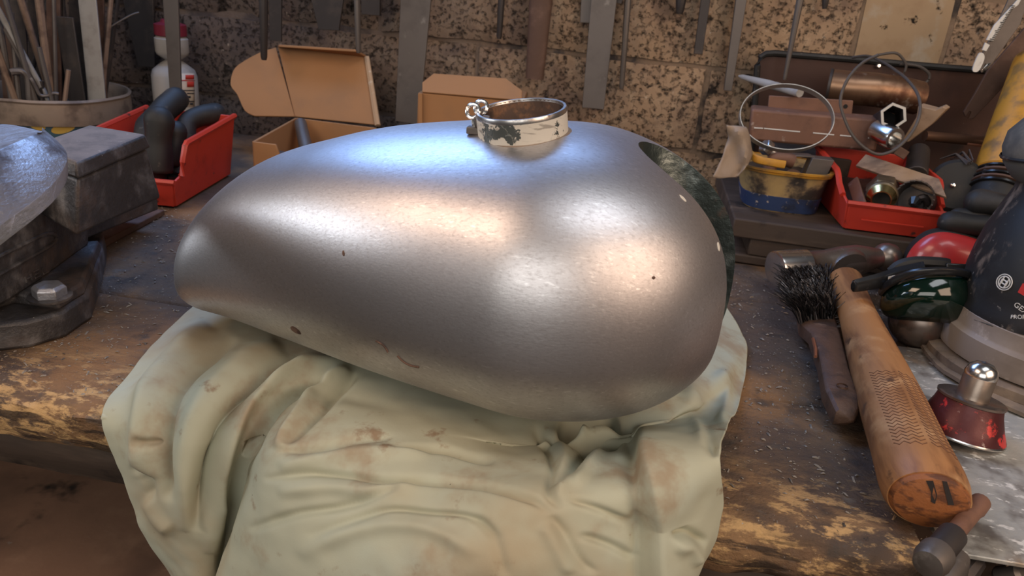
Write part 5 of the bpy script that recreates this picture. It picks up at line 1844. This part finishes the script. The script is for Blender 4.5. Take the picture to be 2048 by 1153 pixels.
# ------------------------------------------------------------------ ball peen hammer
ham = thing('ball_peen_hammer', tuple(at(1690, 560, z=0.0)), 'ball peen hammer with a worn wooden handle and carved zigzag grip', 'hammer')
h0, h1 = at(1548, 538, z=0.028), at(1797, 512, z=0.040)
ha = (h1 - h0).normalized()
LH = (h1 - h0).length
mmp = LH / 250.0
s = MB()
u = LH / 252
s.lathe([(25 * u, 0), (30 * u, 2 * u), (30.5 * u, 6 * u), (29 * u, 60 * u), (27 * u, 63 * u), (25 * u, 66 * u), (24 * u, 100 * u), (27 * u, 130 * u), (27 * u, 165 * u), (22 * u, 190 * u), (17.5 * u, 205 * u), (17.5 * u, 209 * u),
         (23 * u, 215 * u), (25 * u, 222 * u), (25 * u, 230 * u), (22 * u, 240 * u), (15 * u, 248 * u), (6 * u, 252 * u), (0.5 * u, 252.5 * u)], h0, ha, 36, ref=Vector((0, 1, 0)))
s.build('head', M['hammer_steel'], ham)
s = MB()
s.lathe([(25.2 * u, -0.1 * u), (30.3 * u, 1.8 * u), (30.9 * u, 6 * u), (29.3 * u, 60 * u), (28 * u, 61 * u)], h0, ha, 36, cap=True)
s.build('polished_face', M['chrome'], ham)
# cheek block with the eye
cm = h0 + ha * (146 * u)
e_end = at(1858, 1000, z=0.024)
e_top = at(1690, 566, z=0.026)
hd_ = (e_end - e_top).normalized()
s = MB()
R = []
for d, r in ((-26 * u, 26 * u), (-12 * u, 36 * u), (10 * u, 37 * u), (24 * u, 36 * u), (30 * u, 33 * u)):
    c = cm + hd_ * d
    u2 = ha
    v2 = UP
    R.append([c + u2 * r * math.cos(t) + v2 * r * 0.70 * math.sin(t) for t in [2 * PI * k / 28 for k in range(28)]])
s.rows(R, True, True)
s.build('eye_cheek', M['hammer_steel'], ham)
# handle: oval section swelling to the grip
hw = [(-0.02, 31, .0165), (0.0, 31, .0165), (0.10, 29.5, .0160), (0.25, 32, .0160), (0.40, 40, .0172), (0.55, 49, .0188), (0.70, 57, .0198), (0.85, 63, .0205), (0.955, 70, .0215), (0.985, 70, .0205), (1.0, 66, .0185)]
S0, S1 = e_top, e_end
R, RW = [], []
hu = Vector((-hd_.y, hd_.x, 0)).normalized()
hv = hd_.cross(hu)
if hv.z < 0:
    hv = -hv
    
def hsec(f):
    fs = [q[0] for q in hw]
    wpx = np.interp(f, fs, [q[1] for q in hw])
    th = np.interp(f, fs, [q[2] for q in hw])
    c = S0 + (S1 - S0) * f
    k = (c - CC).length / FPX
    return c, wpx * k, th


NSEC = 40
for i in range(NSEC + 1):
    f = 0.0 + 1.0 * i / NSEC
    c, wd, th = hsec(f)
    R.append([c + hu * wd * math.cos(t) + hv * th * math.sin(t) for t in [2 * PI * k / 32 for k in range(32)]])
s = MB()
s.rows(R, True, True)
s.build('handle', M['hickory'], ham)
c, wd, th = hsec(1.0)
s = MB()
rim_ = [c + hu * wd * 0.97 * math.cos(t) + hv * th * 0.97 * math.sin(t) for t in [2 * PI * k / 32 for k in range(32)]]
end_ = [p + hd_ * 0.0035 + (c - p) * 0.10 for p in rim_]
s.rows([[p - hd_ * 0.002 for p in rim_], rim_, end_, [c + hd_ * 0.0045 + (p - c) * 0.45 for p in end_]], True, True)
s.build('end_grain', M['end_grain'], ham)
ebv = s.bvh()
for pts in ([(1852, 962), (1866, 962), (1874, 990), (1870, 1008), (1862, 1004), (1862, 985)], [(1884, 962), (1894, 964), (1902, 990), (1908, 1010), (1896, 1010), (1890, 985)]):
    pp = []
    for x, y in pts:
        l, n, _, _ = ebv.ray_cast(CC, ray(x, y).normalized())
        if l:
            pp.append(l + hd_ * 0.0002)
    if len(pp) >= 4:
        s = MB()
        s.prism([p - hd_ * 0.001 for p in pp], [p + hd_ * 0.0002 for p in pp])
        s.build('burn_mark', M['black_burn'], ham, fix=True)
# carved zigzag lines over the grip, two bands
def hpt(f, ang, lift=0.0):
    c, wd, th = hsec(f)
    return c + hu * (wd + lift) * math.cos(ang) + hv * (th + lift) * math.sin(ang)


for band, (a0, a1) in enumerate(((2.38, 1.62), (1.50, 0.78))):
    for k in range(24):
        f0 = 0.645 + 0.0118 * k + 0.004 * band
        s = MB()
        pts = []
        for j in range(7):
            aa = a0 + (a1 - a0) * j / 6
            pts.append(hpt(f0 + (0.0065 if j % 2 else -0.002) + 0.010 * j / 6, aa, -0.00022))
        s.tube(pts, 0.00052, 5)
        s.build('carved_zigzag', M['carve'], ham)

# ------------------------------------------------------------------ wire scratch brush
wb = thing('wire_brush', tuple(at(1660, 720, z=0.0)), 'worn wooden wire brush with bent dark bristles, left of the hammer handle', 'brush')
top = [(1596, 590, 1.0), (1640, 572, 1.0), (1655, 640, 1), (1665, 648, 1)]
left = [(1590, 570), (1602, 650), (1622, 668), (1640, 720), (1650, 780), (1672, 825)]
right = [(1650, 560), (1672, 640), (1680, 668), (1698, 740), (1720, 795), (1718, 822)]
zT = [0.012, 0.015, 0.019, 0.021, 0.021, 0.018]
R = []
for (a, b, z) in zip(left, right, zT):
    A, B = at(*a, z=z), at(*b, z=z)
    m_ = (A + B) / 2
    R.append([A, A.lerp(B, 0.1) + UP * 0.0022, m_ + UP * 0.003, A.lerp(B, 0.9) + UP * 0.0022, B, Vector((B.x, B.y, z - 0.010)), Vector((m_.x, m_.y, z - 0.0125)), Vector((A.x, A.y, z - 0.010))])
tip = at(1704, 843, z=0.014)
R.append([tip + (p - sum(R[-1], Vector()) / 8) * 0.15 for p in R[-1]])
s = MB()
s.rows(R, True, True)
s.build('handle', M['brush_wood'], wb, bevel=0.001, sharp=0.9)
bvw = s.bvh()
l, n, _, _ = bvw.ray_cast(CC, ray(1684, 774).normalized())
s = MB()
s.lathe([(0.0038, -0.001), (0.0040, 0.0004), (0.0028, 0.0006), (0.0022, -0.0006), (0.0003, -0.0006)], l, n, 16, cap=False)
s.build('rivet', M['rust'], wb)
s = MB()
l0, n0, _, _ = bvw.ray_cast(CC, ray(1634, 695).normalized())
if l0:
    s.tube([at(1626, 678, z=0.021), at(1631, 698, z=0.022), at(1631, 714, z=0.0215)], 0.0014, 6)
    s.build('copper_wire', M['copper'], wb)
rg = random.Random(5)
dark, pale = MB(), MB()
for k in range(2600):
    u_, v_ = rg.random(), rg.random()
    a = Vector(at(1592 + 6 * v_, 578 + 72 * v_, z=0.015)).lerp(at(1652 + 14 * v_, 566 + 74 * v_, z=0.017), u_)
    lean = Vector((-0.012 + 0.010 * (u_ - 0.5) + rg.gauss(0, 0.005), 0.004 + rg.gauss(0, 0.006), 0))
    hgt = 0.017 + 0.006 * rg.random()
    p1 = a + lean * 0.35 + UP * hgt * 0.6
    p2 = a + lean + Vector((rg.gauss(0, 0.0015), rg.gauss(0, 0.0015), hgt))
    mb = pale if rg.random() < 0.07 else dark
    mb.tube([a, p1, p2], [0.00055, 0.00050, 0.00030], 3, cap=False)
for i in range(16):
    a = at(1670 + 4 * rg.random(), 600 + 55 * rg.random(), z=0.018)
    p2 = a + Vector((0.008 + 0.01 * rg.random(), rg.gauss(0, 0.006), 0.006 * rg.random()))
    pale.tube([a, a.lerp(p2, 0.5) + UP * 0.002, p2], [0.0005, 0.0004, 0.0003], 3, cap=False)
tag(dark.build('bristles', M['wire'], wb, fix=False), kind='stuff')
tag(pale.build('pale_bristles', M['wire_pale'], wb, fix=False), kind='stuff')

# ------------------------------------------------------------------ sheet metal plate at the right front
s = MB()
ZP = 0.0045
ppx = [(1893, 1103), (1862, 1050), (1840, 985), (1815, 900), (1800, 800), (1780, 690)]
P_ = [at(x, y, z=ZP) for x, y in ppx]
P_ += [Vector((0.62, P_[-1].y + 0.02, ZP)), Vector((0.62, at(2048, 1129, z=ZP).y - 0.004, ZP)), at(2048, 1129, z=ZP)]
s.prism([p - UP * 0.003 for p in P_], P_)
tag(s.build('metal_plate', M['plate_metal'], bevel=0.0006), 'scuffed pale sheet metal plate under the sander at the right front', 'metal plate')

# ------------------------------------------------------------------ random orbit sander
SZ = ZP
sc0 = at(2082, 748, z=SZ)
sd = thing('orbital_sander', tuple(sc0), 'dusty black palm sander with taupe skirt on the metal plate', 'sander')
tilt = Vector((-0.13, 0.10, 1.0)).normalized()
s = MB()
s.lathe([(0.092, 0.0), (0.0985, 0.001), (0.0985, 0.004), (0.090, 0.005)], sc0 + Vector((0.002, -0.006, 0.0)), (0.02, 0, 1), 64)
jitter(s, 0.0014, 40)
s.build('sanding_disc', M['disc_pad'], sd)
s = MB()
s.lathe([(0.085, 0.005), (0.0925, 0.0055), (0.0925, 0.0125), (0.086, 0.014)], sc0, (0, 0.01, 1), 64)
jitter(s, 0.001, 50)
s.build('backing_pad', M['disc_pad'], sd)
s = MB()
s.lathe([(0.060, 0.014), (0.0835, 0.016), (0.0845, 0.020), (0.0845, 0.036), (0.0815, 0.0385), (0.0805, 0.040), (0.0805, 0.052), (0.077, 0.056), (0.066, 0.058)], sc0, (0, 0.01, 1), 72)
s.build('skirt', M['sander_skirt'], sd)
so_ = sc0 + UP * 0.052
body_prof = [(0.073, 0.0), (0.0795, 0.004), (0.0795, 0.012), (0.0770, 0.016), (0.0762, 0.028), (0.0738, 0.042), (0.0700, 0.057), (0.064, 0.075), (0.056, 0.092), (0.049, 0.106), (0.046, 0.118)]
s = MB()
s.lathe(body_prof, so_, tilt, 64)
sdh = s.build('motor_housing', M['sander_black'], sd)
SBV = s.bvh()
gp = so_ + tilt * 0.112
s = MB()
s.lathe([(0.044, 0.0), (0.052, 0.006), (0.0585, 0.018), (0.0600, 0.030), (0.057, 0.042), (0.047, 0.052), (0.028, 0.058), (0.0005, 0.060)], gp, (tilt + Vector((-0.05, 0, 0))).normalized(), 56)
s.build('palm_grip', M['sander_grip'], sd)
GBV = s.bvh()
s = MB()
s.lathe([(0.0605, 0.021), (0.0612, 0.0225), (0.0605, 0.024)], gp, (tilt + Vector((-0.05, 0, 0))).normalized(), 56, cap=False)
s.build('grip_seam', M['sander_black'], sd)


def on_sander(px, py, bv=None):
    l, n, _, _ = (bv or SBV).ray_cast(CC, ray(px, py).normalized())
    return l, n


# round emblem with an armature mark
l, n = on_sander(2010, 565)
if l:
    eu = n.cross(UP).normalized() * -1
    ev = n.cross(eu)
    if ev.z < 0:
        ev = -ev
    rot = -0.16
    eu, ev = eu * math.cos(rot) + ev * math.sin(rot), ev * math.cos(rot) - eu * math.sin(rot)
    if eu.x < 0:
        eu = -eu
    o = l + n * 0.0009

    def loop(r, w, name, m):
        q = MB()
        q.tube([o + eu * r * math.cos(t) + ev * r * math.sin(t) for t in [2 * PI * k / 32 for k in range(32)]], w, 6, closed=True, ref=n)
        return q.build(name, m, sdh)
    ER = 0.0062
    loop(ER, 0.00045, 'emblem_ring', M['print_white'])
    loop(ER * 0.74, 0.00055, 'emblem_ring', M['print_white'])
    q = MB()
    for sx in (-1, 1):
        q.tube([o + eu * sx * ER * .34 + ev * t for t in (-ER * .62, ER * .62)], 0.0006, 6)
        q.tube([o + eu * sx * ER * .34 + ev * ER * .25 * sy * 1.0 for sy in (-1, 1)], 0.0009, 6)
    q.tube([o - eu * ER * .34 + ev * ER * .22, o + eu * ER * .34 + ev * ER * .22], 0.0006, 6)
    q.tube([o - eu * ER * .34 - ev * ER * .22, o + eu * ER * .34 - ev * ER * .22], 0.0006, 6)
    q.build('emblem_mark', M['print_white'], sdh)


def decal(name, pxs, m, bv=None, lift=0.0005):
    pp = []
    for x, y in pxs:
        l, n = on_sander(x, y, bv)
        if l:
            pp.append((l, n))
    if len(pp) < 3:
        return
    q = MB()
    q.prism([l - n * 0.0004 for l, n in pp], [l + n * lift for l, n in pp])
    return q.build(name, m, sdh)


decal('red_badge', [(2036, 585), (2046, 567), (2058, 570), (2058, 595), (2048, 592)], M['red_gloss'])


def text_on(word, px, py, size, m, name, parent, bv, rot=0.0, lift=0.0005):
    l, n, _, _ = bv.ray_cast(CC, ray(px, py).normalized())
    if not l:
        return
    cu = bpy.data.curves.new('lettering', 'FONT')
    cu.body = word
    cu.size = size
    cu.extrude = 0.0002
    tmp = bpy.data.objects.new('tmp_text', cu)
    COL.objects.link(tmp)
    me = bpy.data.meshes.new_from_object(tmp.evaluated_get(bpy.context.evaluated_depsgraph_get()))
    bpy.data.objects.remove(tmp)
    u = (CR * math.cos(rot) - CU * math.sin(rot))
    u = (u - n * u.dot(n)).normalized()
    v = n.cross(u)
    vs = []
    for q in me.vertices:
        p = l + u * q.co.x + v * q.co.y
        h, hn, _, _ = bv.ray_cast(p + n * 0.02, -n)
        vs.append((h if h else p) + n * (lift + q.co.z))
    mb = MB()
    mb.add(vs, [tuple(f.vertices) for f in me.polygons])
    bpy.data.meshes.remove(me)
    return mb.build(name, m, parent, fix=False)


text_on('GEX', 2027, 611, 0.0058, M['print_white'], 'lettering', sdh, SBV, 0.30)
text_on('PROFESSIONAL', 2021, 638, 0.0042, M['print_white'], 'lettering', sdh, SBV, 0.33)
for x, y in ((1938, 648), (2046, 700)):
    l, n = on_sander(x, y)
    if l:
        s = MB()
        s.lathe([(0.0045, -0.001), (0.0048, 0.0008), (0.0034, 0.0012), (0.0030, 0.0001), (0.0004, 0.0001)], l, n, 14, cap=False)
        s.build('screw', M['chrome'], sdh)
s = MB()
pts = []
for x, y in ((1918, 628), (1950, 640), (1985, 652), (2020, 666), (2047, 680)):
    l, n = on_sander(x, y)
    if l:
        pts.append(l + n * 0.0002)
if len(pts) > 2:
    s.tube(smooth_path(pts, 4), 0.0008, 6)
    s.build('housing_seam', M['sander_grip'], sdh)

# ------------------------------------------------------------------ red bell shaped cup
bc_ = at(1938, 896, z=ZP) + Vector((0.0, 0.020, 0))
ub = (bc_ - CC).length / FPX
ax_ = Vector((0.10, 0.16, 1.0)).normalized()
bl = thing('bell_cup', tuple(bc_), 'small red painted bell shaped steel cup with a bright domed stem', 'cup')
s = MB()
s.lathe([(60 * ub, 0.0), (70 * ub, 0.0008), (70 * ub, 0.003), (62 * ub, 0.010), (53 * ub, 0.020), (50 * ub, 0.0255)], bc_, ax_, 48)
s.build('skirt', M['red_paint'], bl)
s = MB()
s.lathe([(66 * ub, -0.0002), (71 * ub, 0.0006), (71.5 * ub, 0.0016), (70 * ub, 0.0024)], bc_, ax_, 48, cap=False)
s.build('skirt_rim', M['chrome'], bl)
s = MB()
s.lathe([(49 * ub, 0.0250), (52.5 * ub, 0.0258), (53 * ub, 0.0275), (50 * ub, 0.0282), (22 * ub, 0.0272)], bc_, ax_, 48)
s.build('top_flange', M['rust_ball'], bl)
s = MB()
s.lathe([(26 * ub, 0.027), (25 * ub, 0.030), (25 * ub, 0.043), (24 * ub, 0.044)], bc_, ax_, 32)
s.build('stem', M['hammer_steel'], bl)
s = MB()
s.lathe([(25 * ub, 0.0435), (25.5 * ub, 0.0455), (22 * ub, 0.0505), (13 * ub, 0.0538), (0.5 * ub, 0.0548)], bc_, ax_, 32)
s.build('domed_tip', M['chrome'], bl)

# ------------------------------------------------------------------ clamp screw with sliding bar at the plate's front corner
tbr = thing('clamp_handle', tuple(at(1880, 1110, z=0.0)), 'small rusty clamp handle with a sliding bar at the front corner of the plate', 'clamp')
a, b = at(1962, 1004, z=0.020), at(1866, 1118, z=0.018)
d_ = (b - a).normalized()
LB = (b - a).length
s = MB()
s.lathe([(0.0030, -0.001), (0.0056, 0.001), (0.0058, 0.010), (0.0050, 0.012), (0.0050, LB * 0.62)], a, d_, 16)
s.build('sliding_bar', M['rust_pink'], tbr)
s = MB()
s.lathe([(0.0060, LB * 0.60), (0.0074, LB * 0.62), (0.0074, LB * 0.88), (0.0070, LB * 0.90)], a, d_, 20)
s.build('collar', M['steel_dark'], tbr)
s = MB()
s.lathe([(0.0072, LB * 0.90), (0.0090, LB * 0.92), (0.0092, LB * 1.02), (0.0075, LB * 1.10), (0.0004, LB * 1.12)], a, d_, 20)
s.build('end_knob', M['steel_grey'], tbr)
s = MB()
c0_, c1_ = at(1918, 1112, z=0.002), at(1880, 1170, z=-0.006)
s.tube([c0_, c0_.lerp(c1_, 0.4), c1_], [0.0060, 0.0085, 0.0085], 14)
s.build('clamp_screw', M['steel_grey'], tbr)
s = MB()
s.tube([at(1950, 1122, z=-0.006), at(1925, 1150, z=-0.010), at(1900, 1190, z=-0.016)], [0.0060, 0.0072, 0.0072], 10)
s.build('clamp_jaw', M['steel_dark'], tbr)
s = MB()
q = at(2026, 1150, z=-0.01)
s.lathe([(0.004, -0.01), (0.0055, -0.008), (0.0055, 0.004), (0.003, 0.006)], q, (0.4, -0.4, 0.6), 14)
q2 = at(2026, 1200, z=-0.03)
s.tube([q - Vector((0, 0, 0.004)), q2 + Vector((0, 0.015, -0.02))], 0.0045, 10)
tag(s.build('steel_peg', M['steel_grey']), 'small grey steel peg end below the plate at the bottom right corner', 'peg')

# ------------------------------------------------------------------ red dome, dark green goggles and bright ball
rdc = Vector((at(1915, 545, Y=0.775).x, 0.775, 0.0))
kx = (at(1915, 520, Y=rdc.y) - CC).length / FPX
rd = thing('ear_muff', tuple(rdc), 'glossy red plastic ear muff cup lying behind the dark green goggles', 'ear muff')
outl = [(1812, 545), (1815, 522), (1824, 502), (1840, 484), (1862, 470), (1890, 465), (1925, 470), (1960, 480), (2000, 496), (2021, 507), (2019, 516), (1990, 540), (1984, 560)]
O = smooth_path([at(x, y, Y=rdc.y + 0.012) for x, y in outl], 4)
ctr = at(1905, 545, Y=rdc.y + 0.010)
s = MB()
rows = []
for f, dpt in ((1.0, 0.0), (0.985, 0.005), (0.93, 0.010), (0.82, 0.015), (0.62, 0.020), (0.35, 0.023), (0.08, 0.024)):
    rows.append([ctr + (p - ctr) * f + Vector((-0.002, -dpt, 0.002 * (1 - f))) for p in O])
s.rows(rows, True, True)
s.build('cup', M['red_gloss'], rd, sharp=1.2)
s = MB()
s.rows([[p + Vector((0, 0.0005, 0)) for p in O], [ctr + (p - ctr) * 1.02 + Vector((0, 0.0015, 0)) for p in O], [ctr + (p - ctr) * 1.02 + Vector((0, 0.012, 0)) for p in O], [ctr + (p - ctr) * 0.9 + Vector((0, 0.014, 0)) for p in O]], True, True)
s.build('black_cushion', M['black_rubber'], rd)
rbv = MB()
rbv.rows(rows, True, True)
rbv = rbv.bvh()
s = MB()
for x0, y0, x1, y1 in ((1976, 529, 1979, 524), (1980, 522, 1982, 519), (1985, 517, 1987, 514), (1988, 513, 1991, 510)):
    a_, n_, _, _ = rbv.ray_cast(CC, ray(x0, y0).normalized())
    b_, n2, _, _ = rbv.ray_cast(CC, ray(x1, y1).normalized())
    if a_ and b_:
        s.tube([a_ + n_ * 0.0001, b_ + n2 * 0.0001], 0.0008, 5)
s.build('print_mark', M['print_white'], rd)

qb = at(1848, 652, z=0.025) + Vector((0, 0.012, 0))
YG = qb.y - 0.010
gg = thing('welding_goggles', tuple(at(1860, 640, Y=YG).xy) + (0.0,), 'black framed goggles with dark green lens lying before the red ear muff', 'goggles')
# lens: bulging wraparound shell
top_l = [(1757, 612), (1762, 592), (1778, 574), (1805, 560), (1840, 551), (1880, 548), (1920, 551), (1942, 558), (1953, 566)]
bot_l = [(1760, 618), (1768, 630), (1786, 638), (1812, 641), (1846, 643), (1880, 646), (1912, 648), (1938, 646), (1951, 641)]
dep_l = [0.010, 0.0, -0.010, -0.018, -0.023, -0.025, -0.023, -0.017, -0.008]
R = []
for f in [k / 8 for k in range(9)]:
    bul = math.sin(PI * f) * 0.010
    R.append([at(a[0] + (b[0] - a[0]) * f, a[1] + (b[1] - a[1]) * f, Y=YG + d - bul + 0.006 * (1 - f)) for a, b, d in zip(top_l, bot_l, dep_l)])
R = [smooth_path(r, 4) for r in R]
s = MB()
s.rows(R, closed=False, cap=False)
lo_ = s.build('lens', M['green_lens'], gg)
md = lo_.modifiers.new('thick', 'SOLIDIFY')
md.thickness = 0.002
s = MB()
fr_ = [at(x, y - 6, Y=YG + d + 0.003) for (x, y), d in zip(top_l, dep_l)]
s.tube(smooth_path(fr_[1:], 4), 0.0026, 8, flat=1.4)
s.build('brow_bar', M['black_gloss'], gg)
s = MB()
a_ = [at(x, y, Y=Y) for x, y, Y in [(1706, 573, YG - 0.004), (1716, 571, YG - 0.002), (1760, 562, YG + 0.004), (1800, 553, YG + 0.004), (1850, 545, YG + 0.002)]]
s.tube(smooth_path(a_, 4), [0.0028, 0.0034] + [0.0040 + 0.0002 * k for k in range(15)], 8, flat=1.5)
s.build('temple_arm', M['black_gloss'], gg)
s = MB()
s.plate([at(x, y, Y=YG - 0.0035) for x, y in [(1776, 559), (1808, 551), (1809, 547), (1777, 554)]], 0.0008)
s.build('arm_label', M['label_white'], gg)
s = MB()
a_, b_ = at(1890, 536, Y=YG + 0.006), at(1952, 540, Y=YG + 0.006)
s.bar(a_, b_, 0.0085, 0.006, ref=Vector((0, -1, 0.3)))
s.build('hinge_block', M['black_gloss'], gg, bevel=0.001)
s = MB()
a_ = [at(x, y, Y=YG + 0.012) for x, y in [(1784, 545), (1800, 532), (1830, 525), (1880, 527), (1895, 530)]]
s.tube(smooth_path(a_, 4), 0.0055, 8)
s.build('side_shield', M['black_rubber'], gg)

s = MB()
rr = 55 * (qb - CC).length / FPX
rr = min(rr, 0.026)
s.lathe([(max(rr * math.sin(t), 0.0004), -rr * 0.95 * math.cos(t)) for t in [PI * k / 16 for k in range(17)]], Vector((qb.x, qb.y, rr * 0.95)), (0.05, 0, 1), 36)
tag(s.build('steel_ball', M['rust_ball']), 'rust flecked bright steel ball under the dark green goggles lens', 'ball')

# ------------------------------------------------------------------ loose grit on the bench
rg = random.Random(21)
g = MB()
occ = []
for k in range(10000):
    if k < 6000:
        x, y = rg.uniform(-0.62, -0.20), rg.uniform(0.375, 0.75)
    else:
        x, y = rg.uniform(0.06, 0.30), rg.uniform(0.372, 0.80)
    if rg.random() > 0.45 + 0.55 * mnoise.noise(Vector((x * 9, y * 9, 2.0))) + 0.2:
        continue
    sz = 0.0003 + 0.0010 * rg.random() ** 4
    a = rg.random() * PI
    ex = Vector((math.cos(a), math.sin(a), rg.gauss(0, .2))) * sz * (1 + 1.6 * rg.random())
    ey = Vector((-math.sin(a), math.cos(a), rg.gauss(0, .2))) * sz * 0.7
    c = Vector((x, y, 0.0004))
    g.add([c - ex - ey * .6, c + ex * .8 - ey, c + ex + ey * .7, c - ex * .7 + ey, c + UP * sz * 0.9], [(0, 1, 4), (1, 2, 4), (2, 3, 4), (3, 0, 4), (3, 2, 1, 0)])
gr = g.build('bench_grit', M['grit'], origin=(0, 0, 0), smooth=False)
tag(gr, 'loose metal filings and wood crumbs scattered over the bench top', 'grit', kind='stuff')
